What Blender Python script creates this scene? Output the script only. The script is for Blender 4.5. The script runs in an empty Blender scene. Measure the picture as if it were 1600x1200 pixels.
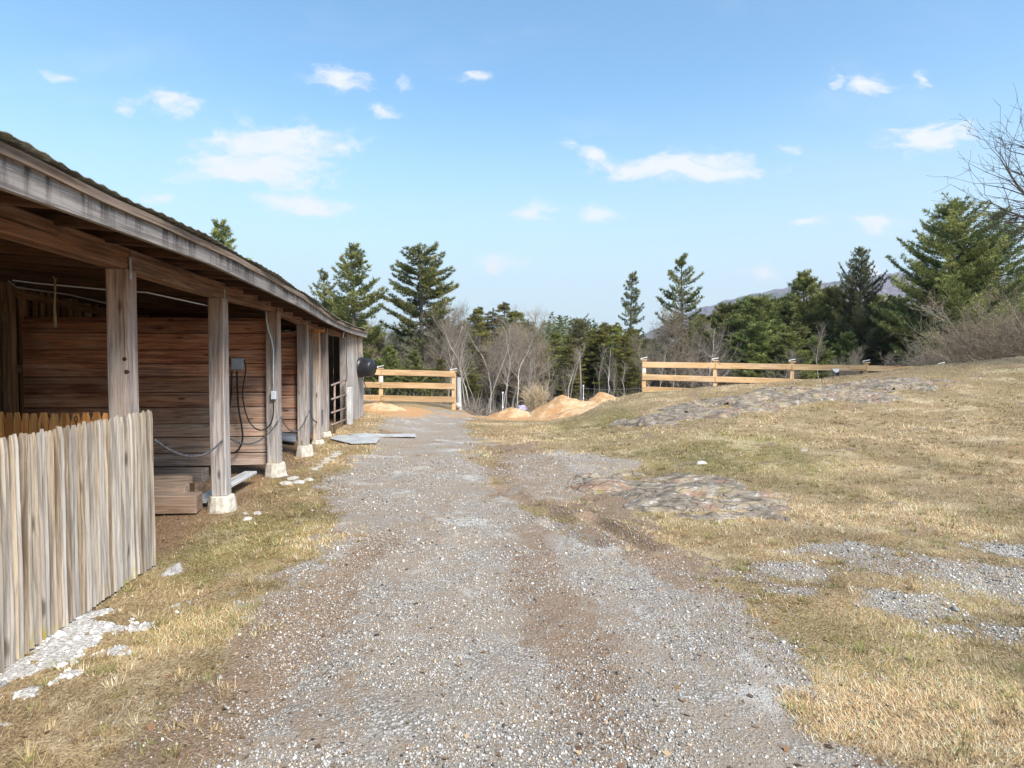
import bpy, math, random
import numpy as np
from mathutils import Vector

random.seed(7)
rng = np.random.default_rng(7)
sc = bpy.context.scene
COL = sc.collection

# ------------------------------------------------------------------ camera
F, CX, CY = 960.0, 800.0, 600.0           # focal length and centre in photo pixels
CAM_H = 1.6
PITCH = math.atan(35 / F)
cam = bpy.data.cameras.new('camera')
cam.sensor_width = 36
cam.lens = 36 * F / 1600
cam.clip_start = 0.05
cam.clip_end = 9000
camo = bpy.data.objects.new('camera', cam)
COL.objects.link(camo)
camo.location = (0, 0, CAM_H)
camo.rotation_euler = (math.pi / 2 - PITCH, 0, 0)
sc.camera = camo
SP, CP = math.sin(PITCH), math.cos(PITCH)


def ray(px, py):
    a, b = (px - CX) / F, (CY - py) / F
    return np.array([a, CP + b * SP, -SP + b * CP])


def at(px, py, Y):
    r = ray(px, py)
    return np.array([0, 0, CAM_H]) + r * (Y / r[1])


# ------------------------------------------------------------------ noise and terrain
def vnoise(x, y, s=0):
    xi, yi = np.floor(x), np.floor(y)
    fx, fy = x - xi, y - yi
    fx = fx * fx * (3 - 2 * fx)
    fy = fy * fy * (3 - 2 * fy)

    def h(a, b):
        v = np.sin(a * 127.1 + b * 311.7 + s * 74.7) * 43758.5453
        return v - np.floor(v)
    return (h(xi, yi) * (1 - fx) + h(xi + 1, yi) * fx) * (1 - fy) + (h(xi, yi + 1) * (1 - fx) + h(xi + 1, yi + 1) * fx) * fy


def fbm(x, y, s=0, o=4):
    t, a, n = 0, .5, 0
    for i in range(o):
        t = t + a * vnoise(x * 2 ** i, y * 2 ** i, s + i * 3)
        n += a
        a *= .55
    return t / n


def ss(a, b, x):
    t = np.clip((x - a) / (b - a), 0, 1)
    return t * t * (3 - 2 * t)


CRX = [-50, .3, 1.2, 1.9, 2.8, 3.6, 5.3, 7.1, 8.85, 11.2, 14.2, 20, 40]
CRZ = [0, 0, .03, .17, .50, .70, .87, .99, 1.13, 1.43, 1.75, 2.1, 2.3]


def hbase(x, y):
    x = np.asarray(x, float)
    y = np.asarray(y, float)
    crest = np.interp(x, CRX, CRZ)
    t = np.clip((y - 4.5) / 12.5, 0, 1)
    up = t * t * (1.9 - .9 * t)
    up = up * (1 - .55 * ss(17, 21, y)) * (1 - ss(24, 40, y))
    z = crest * up
    z = z + .22 * ss(9, 13.5, y) * ss(-1.6, -3.4, x) * (1 - ss(21, 27, y))
    edge = 17.2 + 4 * ss(-1.0, -2.2, x) + 2 * ss(2.5, 5, x)
    z = z - .085 * np.clip(y - edge, 0, 22) * ss(0, 3, y - edge)
    return z


def hdet(x, y):
    """terrain plus unevenness and ruts"""
    z = hbase(x, y)
    near = np.clip((70 - y) / 40, 0, 1)
    z = z + near * (.05 * (fbm(x * .7, y * .7, 11, 3) - .5) + .028 * (fbm(x * 3, y * 3, 5, 3) - .5))
    z = z + near * ss(1.0, 2.6, x) * (.05 * (fbm(x * 1.6, y * 1.6, 31, 3) - .5))
    for (ax, ay, bx, by, w, dp) in RUTS:
        dx, dy = bx - ax, by - ay
        L2 = dx * dx + dy * dy
        t = np.clip(((x - ax) * dx + (y - ay) * dy) / L2, 0, 1)
        d = np.hypot(x - ax - t * dx, y - ay - t * dy) + .05 * (fbm(x * 5, y * 5, 77, 2) - .5)
        z = z - dp * np.exp(-(d / w) ** 2) + dp * .5 * np.exp(-((d - 2.0 * w) / w) ** 2)
    return z


RUTS = []


def gp(px, py, f=hbase):
    """where a line of sight meets the terrain"""
    r = ray(px, py)
    t = np.concatenate([np.linspace(1.5, 30, 3000)])
    P = np.array([0, 0, CAM_H])[None] + t[:, None] * r[None]
    b = P[:, 2] < f(P[:, 0], P[:, 1])
    i = np.argmax(b) if b.any() else len(t) - 1
    return P[i]


for (a, b, c, d, w, dp) in [(925, 812, 1015, 862, .09, .06), (855, 820, 935, 856, .07, .035), (880, 790, 1060, 840, .06, .03), (790, 760, 880, 815, .10, .03),
                            (430, 1090, 560, 880, .16, .02), (850, 1120, 760, 850, .25, .018)]:
    p, q = gp(a, b), gp(c, d)
    RUTS.append((p[0], p[1], q[0], q[1], w, dp))


def poly(pts):
    return np.array([gp(*p)[:2] for p in pts])


def sdf(P, x, y):
    """signed distance to polygon, positive inside"""
    d = np.full(np.shape(x), 1e9)
    ins = np.zeros(np.shape(x), bool)
    n = len(P)
    for i in range(n):
        ax, ay = P[i]
        bx, by = P[(i + 1) % n]
        ex, ey = bx - ax, by - ay
        t = np.clip(((x - ax) * ex + (y - ay) * ey) / (ex * ex + ey * ey + 1e-12), 0, 1)
        d = np.minimum(d, np.hypot(x - ax - t * ex, y - ay - t * ey))
        c = (ay > y) != (by > y)
        xs = ax + (y - ay) / (ey if abs(ey) > 1e-9 else 1e-9) * ex
        ins ^= c & (x < xs)
    return np.where(ins, d, -d)


# ------------------------------------------------------------------ node helper and materials
class NG:
    def __init__(s, tree):
        s.t = tree
        tree.nodes.clear()

    def n(s, typ, ins=None, **kw):
        nd = s.t.nodes.new(typ)
        for k, v in kw.items():
            setattr(nd, k, v)
        for k, v in (ins or {}).items():
            sk = nd.inputs[k]
            if isinstance(v, bpy.types.NodeSocket):
                s.t.links.new(v, sk)
            else:
                sk.default_value = v
        return nd

    def math(s, op, a, b=0.0, c=0.0, clamp=False):
        return s.n('ShaderNodeMath', {0: a, 1: b, 2: c}, operation=op, use_clamp=clamp).outputs[0]

    def vm(s, op, a, b=(0, 0, 0), c=None):
        ins = {0: a, 1: b}
        if c is not None:
            ins[2] = c
        return s.n('ShaderNodeVectorMath', ins, operation=op)

    def mix(s, f, a, b, typ='MIX'):
        nd = s.t.nodes.new('ShaderNodeMix')
        nd.data_type = 'RGBA'
        nd.blend_type = typ
        nd.clamp_factor = True
        for sk, v in ((nd.inputs[0], f), (nd.inputs[6], a), (nd.inputs[7], b)):
            if isinstance(v, bpy.types.NodeSocket):
                s.t.links.new(v, sk)
            elif sk.type == 'RGBA':
                sk.default_value = tuple(v) + (1,) if len(v) == 3 else v
            else:
                sk.default_value = v
        return nd.outputs[2]

    def noise(s, vec, scale=1, detail=4, rough=.6, dist=0):
        return s.n('ShaderNodeTexNoise', {'Vector': vec, 'Scale': scale, 'Detail': detail, 'Roughness': rough, 'Distortion': dist}).outputs[0]

    def ramp(s, f, a, b, lo=0., hi=1.):
        return s.n('ShaderNodeMapRange', {0: f, 1: a, 2: b, 3: lo, 4: hi}, interpolation_type='SMOOTHSTEP').outputs[0]

    def attr(s, name, out='Fac'):
        return s.n('ShaderNodeAttribute', attribute_name=name).outputs[out]


def new_mat(name):
    m = bpy.data.materials.new(name)
    m.use_nodes = True
    return m, NG(m.node_tree)


def finish(g, col, rough=.85, bump=None, bstr=.4, bdist=.01, metal=0., spec=.3, extra=None):
    ins = {'Base Color': col, 'Roughness': rough, 'Metallic': metal, 'Specular IOR Level': spec}
    if bump is not None:
        ins['Normal'] = g.n('ShaderNodeBump', {'Height': bump, 'Strength': bstr, 'Distance': bdist}).outputs[0]
    ins.update(extra or {})
    p = g.n('ShaderNodeBsdfPrincipled', ins)
    if not isinstance(col, bpy.types.NodeSocket):
        p.inputs['Base Color'].default_value = tuple(col) + (1,)
    g.n('ShaderNodeOutputMaterial', {0: p.outputs[0]})


def wood(name, dark, light, grey, grain=1.0, streak=0., moss=None, knots=.75):
    m, g = new_mat(name)
    gc = g.attr('gco', 'Vector')
    v = lambda a, b, c: g.vm('MULTIPLY', gc, (a * grain, b * grain, c * grain)).outputs[0]
    warp = g.noise(v(1.2, 5, 5), 1, 2)
    gw = g.vm('ADD', v(1.3, 42, 42), g.vm('SCALE', g.n('ShaderNodeCombineXYZ', {1: warp, 2: warp}).outputs[0]).outputs[0])
    sc_ = gw.inputs[1].links[0].from_node
    sc_.inputs['Scale'].default_value = 3.0
    fine = g.noise(gw.outputs[0], 1, 8, .7)
    broad = g.noise(v(.9, 6, 6), 1, 4)
    hair = g.noise(v(3.5, 190, 190), 1, 3)
    vor = g.n('ShaderNodeTexVoronoi', {'Vector': v(2.0, 6.5, 6.5), 'Scale': 1.0, 'Randomness': 1.0}, feature='F1').outputs['Distance']
    knot = g.ramp(vor, .05, .16, 1., 0.)
    c = g.mix(g.ramp(g.math('ADD', g.math('MULTIPLY', fine, .65), g.math('MULTIPLY', broad, .35)), .40, .60), dark, light)
    greyv = g.mix(g.ramp(fine, .35, .65), tuple(x * .55 for x in grey), tuple(min(1, x * 1.2) for x in grey))
    w = g.math('ADD', g.attr('wth'), g.math('MULTIPLY', g.math('SUBTRACT', g.noise(v(.8, 3.2, 3.2), 1, 5, .65), .5), 1.5), clamp=True)
    c = g.mix(w, c, greyv)
    c = g.mix(g.math('MULTIPLY', knot, knots), c, tuple(x * .35 for x in dark))
    crack = g.ramp(g.noise(v(.7, 55, 55), 1, 2), .66, .74)
    c = g.mix(g.math('MULTIPLY', crack, .75), c, tuple(x * .25 for x in dark))
    if streak:
        sep = g.n('ShaderNodeSeparateXYZ', {0: gc})
        sv = g.n('ShaderNodeCombineXYZ', {0: g.math('MULTIPLY', sep.outputs[0], 9.0), 1: g.math('MULTIPLY', sep.outputs[1], 1.2)}).outputs[0]
        st = g.ramp(g.noise(sv, 1, 6, .72), .46, .60)
        top = g.ramp(g.attr('hgt'), -.2, 1.0)
        st = g.math('MULTIPLY', st, g.math('ADD', g.math('MULTIPLY', top, .8), .25), clamp=True)
        c = g.mix(g.math('MULTIPLY', st, streak), c, (.05, .042, .035))
    if moss:
        ms = g.math('MULTIPLY', g.ramp(g.attr('hgt'), .14, 0., 0., 1.), g.ramp(g.noise(v(5, 9, 9), 1, 4), .54, .68))
        c = g.mix(ms, c, moss)
    tint = g.math('ADD', g.math('MULTIPLY', g.attr('tint'), .75), .62)
    c = g.mix(1., c, g.n('ShaderNodeCombineXYZ', {0: tint, 1: tint, 2: tint}).outputs[0], 'MULTIPLY')
    h = g.math('ADD', g.math('ADD', fine, g.math('MULTIPLY', hair, .5)), g.math('MULTIPLY', crack, -1.2))
    finish(g, c, .82, h, .55, .006, spec=.25)
    return m


def plain(name, col, rough=.6, metal=0., var=.25, scale=12., bstr=.15, spec=.4):
    m, g = new_mat(name)
    tc = g.n('ShaderNodeTexCoord').outputs['Object']
    nz = g.noise(tc, scale, 6, .65)
    c = g.mix(g.ramp(nz, .3, .7), tuple(x * (1 - var) for x in col), tuple(min(1, x * (1 + var)) for x in col))
    finish(g, c, rough, nz, bstr, .01, metal, spec)
    return m


M = {}
M['post'] = wood('weathered post wood', (.16, .085, .055), (.36, .225, .15), (.42, .385, .37), moss=(.36, .31, .03))
M['beam'] = wood('brown beam wood', (.075, .033, .017), (.27, .135, .075), (.30, .22, .17), knots=.5)
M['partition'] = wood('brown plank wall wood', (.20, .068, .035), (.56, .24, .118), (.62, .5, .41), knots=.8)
M['fascia'] = wood('grey fascia wood', (.10, .078, .064), (.27, .225, .20), (.29, .255, .24), streak=1.0)
M['end_wall'] = wood('grey barn board', (.15, .085, .05), (.38, .26, .17), (.40, .37, .35))
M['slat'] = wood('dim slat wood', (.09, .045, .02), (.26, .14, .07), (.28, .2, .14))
M['picket'] = wood('weathered picket wood', (.13, .088, .058), (.42, .325, .23), (.38, .345, .315), moss=(.34, .27, .05))
M['cedar'] = wood('orange cedar', (.42, .16, .04), (.68, .31, .10), (.5, .36, .22))
M['new_post'] = wood('newer orange post wood', (.28, .12, .04), (.55, .30, .13), (.45, .40, .36))
M['rail'] = wood('tan fence rail wood', (.42, .24, .11), (.66, .43, .23), (.5, .42, .33), knots=.6)
M['old_timber'] = wood('old timber', (.16, .09, .055), (.36, .24, .16), (.36, .31, .27))
M['grey_plank'] = wood('grey plank', (.25, .2, .16), (.42, .37, .32), (.44, .43, .43))
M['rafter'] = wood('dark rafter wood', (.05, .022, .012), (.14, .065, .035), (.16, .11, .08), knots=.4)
M['concrete'] = plain('rough concrete', (.52, .47, .40), .9, var=.3, scale=14, bstr=.5)
M['stone'] = plain('pale stone', (.46, .42, .38), .85, var=.35, scale=9, bstr=.5)
M['white_stone'] = plain('white stone', (.46, .43, .39), .8, var=.1, scale=9, bstr=.3)
M['slab'] = plain('grey slab', (.40, .38, .37), .85, var=.25, scale=20, bstr=.4)
M['black_rubber'] = plain('black rubber', (.018, .018, .022), .38, var=.3, scale=7, bstr=.05, spec=.5)
M['cord'] = plain('black cord rubber', (.015, .013, .013), .5)
M['chain'] = plain('dark galvanised chain', (.16, .16, .18), .38, metal=.8, var=.4, scale=60)
M['pvc'] = plain('grey conduit plastic', (.62, .64, .68), .45, var=.06)
M['box'] = plain('grey box metal', (.42, .44, .46), .5, var=.1)
M['pipe'] = plain('brown painted gate pipe', (.26, .19, .15), .5, var=.3, scale=20)
M['galv'] = plain('galvanised strap', (.5, .52, .54), .45, metal=.6)
M['white_plastic'] = plain('white plastic', (.82, .82, .83), .5, var=.05)
M['rope'] = plain('frayed rope', (.24, .17, .10), .95, var=.3, scale=60)
M['lilac'] = plain('lilac cloth', (.42, .38, .58), .8, var=.25, scale=6)
M['mat'] = plain('blue grey rubber mat', (.25, .27, .31), .7, var=.3, scale=5)
M['pale_board'] = plain('pale weathered sheet', (.36, .36, .36), .75, var=.2, scale=4)


def roof_mat():
    m, g = new_mat('lichen grey corrugated roofing')
    tc = g.n('ShaderNodeTexCoord').outputs['Object']
    a = g.noise(tc, 6, 6, .7)
    b = g.noise(tc, 22, 5, .7)
    c = g.mix(g.ramp(a, .35, .65), (.10, .095, .085), (.24, .23, .20))
    c = g.mix(g.ramp(b, .52, .66), c, (.36, .42, .36))
    finish(g, c, .9, b, .4)
    return m


M['roof'] = roof_mat()


def needle_mat(name, cols, bark=False):
    m, g = new_mat(name)
    t = g.attr('tint')
    oi = g.n('ShaderNodeObjectInfo').outputs['Random']
    c = g.mix(g.ramp(t, 0, .5), cols[0], cols[1])
    c = g.mix(g.ramp(t, .5, 1.0), c, cols[2])
    hs = g.n('ShaderNodeHueSaturation', {'Hue': g.math('MULTIPLY_ADD', oi, .04, .48), 'Saturation': .95, 'Value': g.math('MULTIPLY_ADD', oi, .45, .8), 'Fac': 1., 'Color': c}).outputs[0]
    d = g.n('ShaderNodeBsdfPrincipled', {'Base Color': hs, 'Roughness': .6, 'Specular IOR Level': .25})
    tr = g.n('ShaderNodeBsdfTranslucent', {'Color': hs})
    mx = g.n('ShaderNodeMixShader', {0: .25, 1: d.outputs[0], 2: tr.outputs[0]})
    g.n('ShaderNodeOutputMaterial', {0: mx.outputs[0]})
    return m


M['pine'] = needle_mat('white pine needles', [(.065, .084, .024), (.185, .205, .055), (.36, .35, .11)])
M['spruce'] = needle_mat('spruce needles', [(.060, .072, .028), (.15, .165, .058), (.27, .265, .11)])
M['hemlock'] = needle_mat('hemlock foliage', [(.075, .078, .018), (.20, .185, .038), (.33, .29, .07)])
M['dry_needles'] = needle_mat('brownish evergreen foliage', [(.07, .058, .032), (.16, .135, .07), (.24, .20, .10)])


def bark_mat(name, a, b):
    m, g = new_mat(name)
    tc = g.n('ShaderNodeTexCoord').outputs['Object']
    v = g.vm('MULTIPLY', tc, (14, 14, 3)).outputs[0]
    nz = g.noise(v, 1, 5, .7)
    oi = g.n('ShaderNodeObjectInfo').outputs['Random']
    c = g.mix(g.ramp(nz, .35, .65), a, b)
    c = g.n('ShaderNodeHueSaturation', {'Value': g.math('MULTIPLY_ADD', oi, .5, .75), 'Color': c}).outputs[0]
    finish(g, c, .9, nz, .5)
    return m


M['bark_dark'] = bark_mat('dark conifer bark', (.07, .055, .045), (.2, .165, .14))
M['bark_grey'] = bark_mat('grey bare bark', (.20, .165, .14), (.42, .36, .31))
M['bark_pale'] = bark_mat('pale bare bark', (.34, .29, .24), (.57, .50, .43))
M['twig_brown'] = bark_mat('brown twigs', (.19, .15, .105), (.37, .295, .21))
M['twig_grey'] = bark_mat('grey twigs', (.19, .155, .125), (.34, .285, .235))
M['twig_tan'] = bark_mat('tan stems', (.40, .30, .18), (.62, .48, .32))


def straw_mat():
    m, g = new_mat('dead grass blades')
    c = g.n('ShaderNodeAttribute', attribute_name='bcol').outputs['Color']
    d = g.n('ShaderNodeBsdfPrincipled', {'Base Color': c, 'Roughness': .75, 'Specular IOR Level': .2})
    tr = g.n('ShaderNodeBsdfTranslucent', {'Color': c})
    mx = g.n('ShaderNodeMixShader', {0: .2, 1: d.outputs[0], 2: tr.outputs[0]})
    g.n('ShaderNodeOutputMaterial', {0: mx.outputs[0]})
    return m


M['grass'] = straw_mat()


def gravel_mat():
    m, g = new_mat('crushed stone')
    c = g.n('ShaderNodeAttribute', attribute_name='bcol').outputs['Color']
    finish(g, c, .85, g.noise(g.n('ShaderNodeTexCoord').outputs['Object'], 300, 2), .3, .002)
    return m


M['gravel'] = gravel_mat()


def sawdust_mat():
    m, g = new_mat('orange wood shavings')
    tc = g.n('ShaderNodeTexCoord').outputs['Object']
    a, b = g.noise(tc, 2.2, 5, .65), g.noise(tc, 26, 4, .7)
    c = g.mix(g.ramp(a, .4, .62), (.45, .245, .11), (.60, .42, .245))
    c = g.mix(g.math('MULTIPLY', g.ramp(b, .5, .75), .6), c, (.30, .15, .07))
    finish(g, c, .95, b, .7, .03)
    return m


M['sawdust'] = sawdust_mat()


def rock_mat(name, warm):
    m, g = new_mat(name)
    tc = g.n('ShaderNodeTexCoord').outputs['Object']
    v = g.vm('MULTIPLY', tc, (1., 1.5, 1.5)).outputs[0]
    a, b = g.noise(v, 1.6, 5, .6, .6), g.noise(v, 7, 7, .72, .4)
    f = g.noise(tc, 70, 3, .7)
    base = g.mix(g.ramp(b, .35, .65), (.12, .092, .066), (.34, .275, .205))
    rust = g.mix(g.math('MULTIPLY', g.ramp(a, .52, .62), warm), base, (.34, .19, .125))
    lich = g.ramp(g.noise(v, 6.5, 8, .8, .3), .56, .61)
    c = g.mix(g.math('MULTIPLY', lich, .7), rust, (.68, .64, .59))
    c = g.mix(g.math('MULTIPLY', g.ramp(f, .3, .7), .35), c, (.1, .085, .075))
    c = g.mix(g.math('MULTIPLY', g.ramp(g.noise(v, 2.3, 6, .7), .52, .62), .55), c, (.46, .35, .22))
    ck = g.n('ShaderNodeTexVoronoi', {'Vector': g.vm('ADD', g.vm('MULTIPLY', tc, (1.6, 4.2, 3)).outputs[0], g.vm('MULTIPLY', g.n('ShaderNodeTexNoise', {'Vector': tc, 'Scale': 3.}).outputs['Color'], (1.4, 1.4, 1.4)).outputs[0]).outputs[0], 'Scale': 1.}, feature='DISTANCE_TO_EDGE').outputs['Distance']
    crk = g.ramp(ck, .0, .035, 1., 0.)
    c = g.mix(g.math('MULTIPLY', g.math('MULTIPLY', crk, .3), g.ramp(g.noise(tc, 2.2, 4), .42, .62)), c, (.045, .038, .03))
    moss = g.ramp(g.noise(tc, 2.6, 6, .7), .60, .66)
    c = g.mix(g.math('MULTIPLY', moss, g.attr('edge')), c, (.24, .20, .05))
    finish(g, c, .85, g.math('ADD', g.math('MULTIPLY', crk, -.8), g.math('ADD', b, g.math('MULTIPLY', f, .3))), .8, .03)
    return m


M['rock'] = rock_mat('rusty ledge rock', .85)
M['rock_far'] = rock_mat('mauve ledge rock', .45)


# ------------------------------------------------------------------ mesh builder
def mesh_from(name, V, Fc, attrs=None, mat=None, smooth=False):
    """numpy mesh: V (n,3), Fc (m,k)"""
    V = np.asarray(V, np.float32)
    Fc = np.asarray(Fc, np.int32)
    k = Fc.shape[1]
    me = bpy.data.meshes.new(name)
    me.vertices.add(len(V))
    me.vertices.foreach_set('co', V.ravel())
    me.loops.add(Fc.size)
    me.loops.foreach_set('vertex_index', Fc.ravel())
    me.polygons.add(len(Fc))
    me.polygons.foreach_set('loop_start', np.arange(0, Fc.size, k, dtype=np.int32))
    if smooth:
        me.polygons.foreach_set('use_smooth', np.ones(len(Fc), bool))
    for nm, (typ, arr) in (attrs or {}).items():
        a = me.attributes.new(nm, typ, 'POINT')
        key = {'FLOAT': 'value', 'FLOAT_VECTOR': 'vector', 'FLOAT_COLOR': 'color'}[typ]
        a.data.foreach_set(key, np.asarray(arr, np.float32).ravel())
    me.update(calc_edges=True)
    me.validate()
    if mat:
        me.materials.append(mat)
    return me


def link(name, me, parent=None):
    o = bpy.data.objects.new(name, me)
    COL.objects.link(o)
    if parent is not None:
        o.parent = parent
    return o


def tag(o, label, cat, group=None, kind=None):
    o['label'] = label
    o['category'] = cat
    if group:
        o['group'] = group
    if kind:
        o['kind'] = kind
    return o


def thing(name, label, cat, loc=(0, 0, 0), group=None):
    o = bpy.data.objects.new(name, None)
    o.empty_display_size = .2
    COL.objects.link(o)
    o.location = tuple(float(v) for v in loc)
    return tag(o, label, cat, group)


def nrm(v):
    v = np.asarray(v, float)
    return v / (np.linalg.norm(v) + 1e-12)


class MB:
    def __init__(s):
        s.v, s.f, s.g, s.t, s.w, s.h = [], [], [], [], [], []

    def loft(s, P, W, T, w, t, tint=None, wth=0., n_off=None, hts=None, cap=True, ends=None):
        """rectangular section along points P; W, T unit vectors; w, t sizes (scalars or lists)"""
        P = [np.asarray(p, float) for p in P]
        k = len(P)
        w = np.broadcast_to(w, k)
        t = np.broadcast_to(t, k)
        wth = np.broadcast_to(wth, k)
        off = rng.uniform(0, 60, 3) if n_off is None else n_off
        tint = rng.uniform(.2, .8) if tint is None else tint
        b = len(s.v)
        L = 0.
        for i, p in enumerate(P):
            if i:
                L += np.linalg.norm(p - P[i - 1])
            for a, c in ((-1, -1), (1, -1), (1, 1), (-1, 1)):
                s.v.append(p + W * (a * w[i] / 2) + T * (c * t[i] / 2))
                s.g.append((L + off[0], a * w[i] / 2 + off[1], c * t[i] / 2 + off[2]))
                s.t.append(tint)
                s.w.append(wth[i])
                s.h.append(.5 + a * .5 if hts is None else hts[i])
        for i in range(k - 1):
            q = b + 4 * i
            for j in range(4):
                j2 = (j + 1) % 4
                s.f.append((q + j, q + j2, q + 4 + j2, q + 4 + j))
        if cap:
            s.f.append((b + 3, b + 2, b + 1, b))
            e = b + 4 * (k - 1)
            s.f.append((e, e + 1, e + 2, e + 3))

    def plank(s, p0, p1, W, w, t, n=2, wob=0., **kw):
        p0, p1 = np.asarray(p0, float), np.asarray(p1, float)
        A = nrm(p1 - p0)
        W = nrm(np.asarray(W, float) - A * np.dot(W, A))
        T = np.cross(A, W)
        P = [p0 + (p1 - p0) * i / (n - 1) + (rng.normal(0, wob) * W + rng.normal(0, wob) * T if wob else 0) for i in range(n)]
        s.loft(P, W, T, w, t, **kw)

    def tube(s, P, R, sides=8, tint=.5, wth=0., cap=True):
        P = [np.asarray(p, float) for p in P]
        R = np.broadcast_to(R, len(P))
        b = len(s.v)
        ref = np.array([0, 0, 1.])
        L = 0.
        off = rng.uniform(0, 60, 3)
        N = None
        for i, p in enumerate(P):
            d = nrm((P[min(i + 1, len(P) - 1)] - P[max(i - 1, 0)]))
            if N is None:
                r = ref if abs(d[2]) < .9 else np.array([1., 0, 0])
                N = nrm(np.cross(d, r))
            N = nrm(N - d * np.dot(N, d))
            B = np.cross(d, N)
            if i:
                L += np.linalg.norm(p - P[i - 1])
            for j in range(sides):
                a = 2 * math.pi * j / sides
                o = N * math.cos(a) * R[i] + B * math.sin(a) * R[i]
                s.v.append(p + o)
                s.g.append((L + off[0], math.cos(a) * R[i] + off[1], math.sin(a) * R[i] + off[2]))
                s.t.append(tint)
                s.w.append(wth)
                s.h.append(.5)
        for i in range(len(P) - 1):
            q = b + sides * i
            for j in range(sides):
                j2 = (j + 1) % sides
                s.f.append((q + j, q + j2, q + sides + j2, q + sides + j))
        if cap:
            s.f.append(tuple(b + j for j in reversed(range(sides))))
            e = b + sides * (len(P) - 1)
            s.f.append(tuple(e + j for j in range(sides)))

    def raw(s, V, Fc, tint=.5):
        b = len(s.v)
        for p in V:
            p = np.asarray(p, float)
            s.v.append(p)
            s.g.append(tuple(p))
            s.t.append(tint)
            s.w.append(0.)
            s.h.append(.5)
        for f in Fc:
            s.f.append(tuple(b + i for i in f))

    def build(s, name, mat, parent=None, origin=None, bevel=0., smooth=False):
        o_ = np.zeros(3)
        if parent is not None:
            o_ = np.array(parent.matrix_basis.translation if parent.parent is None else (parent.parent.matrix_basis.translation + parent.matrix_basis.translation))
        elif origin is not None:
            o_ = np.asarray(origin, float)
        me = bpy.data.meshes.new(name)
        me.from_pydata([tuple(p - o_) for p in s.v], [], s.f)
        for nm, typ, key, arr in (('gco', 'FLOAT_VECTOR', 'vector', s.g), ('tint', 'FLOAT', 'value', s.t), ('wth', 'FLOAT', 'value', s.w), ('hgt', 'FLOAT', 'value', s.h)):
            a = me.attributes.new(nm, typ, 'POINT')
            a.data.foreach_set(key, np.asarray(arr, np.float32).ravel())
        me.materials.append(mat)
        if smooth:
            me.polygons.foreach_set('use_smooth', np.ones(len(me.polygons), bool))
        me.update()
        ob = link(name, me, parent)
        if parent is None and origin is not None:
            ob.location = tuple(float(x) for x in origin)
        if bevel:
            b = ob.modifiers.new('bevel', 'BEVEL')
            b.width = bevel
            b.segments = 1
            b.limit_method = 'ANGLE'
            b.harden_normals = False
        return ob


Z = np.array([0, 0, 1.])

# ------------------------------------------------------------------ world: sky, clouds, sun
SUN_EL, SUN_AZ = math.radians(46), math.radians(142)       # azimuth from +Y (camera forward) clockwise to +X
w = bpy.data.worlds.new('World')
sc.world = w
w.use_nodes = True
g = NG(w.node_tree)
sky = g.n('ShaderNodeTexSky', sky_type='NISHITA', sun_disc=False, sun_elevation=SUN_EL, sun_rotation=SUN_AZ, altitude=100, air_density=1.0, dust_density=.6, ozone_density=1.0)
tcw = g.n('ShaderNodeTexCoord').outputs['Generated']
sep = g.n('ShaderNodeSeparateXYZ', {0: tcw})
yy = g.math('MAXIMUM', sep.outputs[1], .05)
uu, vv = g.math('DIVIDE', sep.outputs[0], yy), g.math('DIVIDE', sep.outputs[2], yy)
uv = g.n('ShaderNodeCombineXYZ', {0: uu, 1: vv}).outputs[0]
n1 = g.n('ShaderNodeTexNoise', {'Vector': g.vm('MULTIPLY', uv, (1, 1.7, 1)).outputs[0], 'Scale': 7., 'Detail': 6., 'Roughness': .6})
warp = g.vm('MULTIPLY', g.vm('SUBTRACT', n1.outputs['Color'], (.5, .5, .5)).outputs[0], (.16, .075, 0)).outputs[0]
uvw = g.vm('ADD', uv, warp).outputs[0]
CLOUDS = [(430, 222, 150, 34, .95), (350, 215, 70, 22, .6), (400, 265, 140, 34, 1.05), (330, 250, 60, 30, .7), (470, 314, 90, 20, 1.1), (275, 168, 52, 26, .8), (90, 116, 28, 12, .6), (202, 172, 26, 14, .55), (256, 304, 20, 14, .55),
          (520, 124, 60, 20, .75), (586, 164, 26, 16, .55), (636, 127, 12, 10, .45), (730, 118, 22, 12, .45), (1050, 260, 170, 24, 1.05), (930, 246, 50, 20, .7), (1110, 250, 80, 26, .7), (885, 226, 22, 16, .45), (1360, 130, 46, 24, .75), (1312, 124, 18, 18, .5), (1450, 122, 26, 20, .55),
          (1450, 215, 80, 32, .95), (835, 328, 52, 18, .8), (928, 330, 48, 18, .85), (1262, 348, 34, 12, .8), (1360, 346, 60, 16, .65), (780, 412, 60, 12, .55), (1186, 428, 36, 12, 1.0), (1375, 425, 40, 16, .9), (1240, 236, 30, 12, .4)]
acc = None
for (px, py, a, b, s_) in CLOUDS:
    r = ray(px, py)
    u0, v0 = r[0] / r[1], r[2] / r[1]
    sx, sy = F / a, F / b
    d = g.vm('MULTIPLY_ADD', uvw, (sx, sy, 0), (-u0 * sx, -v0 * sy, 0)).outputs[0]
    ln = g.vm('LENGTH', d).outputs['Value']
    v_ = g.math('MULTIPLY_ADD', ln, -s_, s_)
    acc = v_ if acc is None else g.math('MAXIMUM', acc, v_)
n2 = g.noise(g.vm('MULTIPLY', uvw, (1, 2.2, 1)).outputs[0], 20., 8, .70)
dens = g.math('MULTIPLY', g.ramp(g.math('ADD', acc, g.math('MULTIPLY_ADD', n2, 2.1, -1.08)), -.10, .75), g.ramp(sep.outputs[1], .05, .2))
veil = g.math('MULTIPLY', g.ramp(g.noise(g.vm('MULTIPLY', uvw, (1, 3, 1)).outputs[0], 2.5, 5, .6), .5, .8), .18)
dens = g.math('MAXIMUM', dens, veil)
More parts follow.
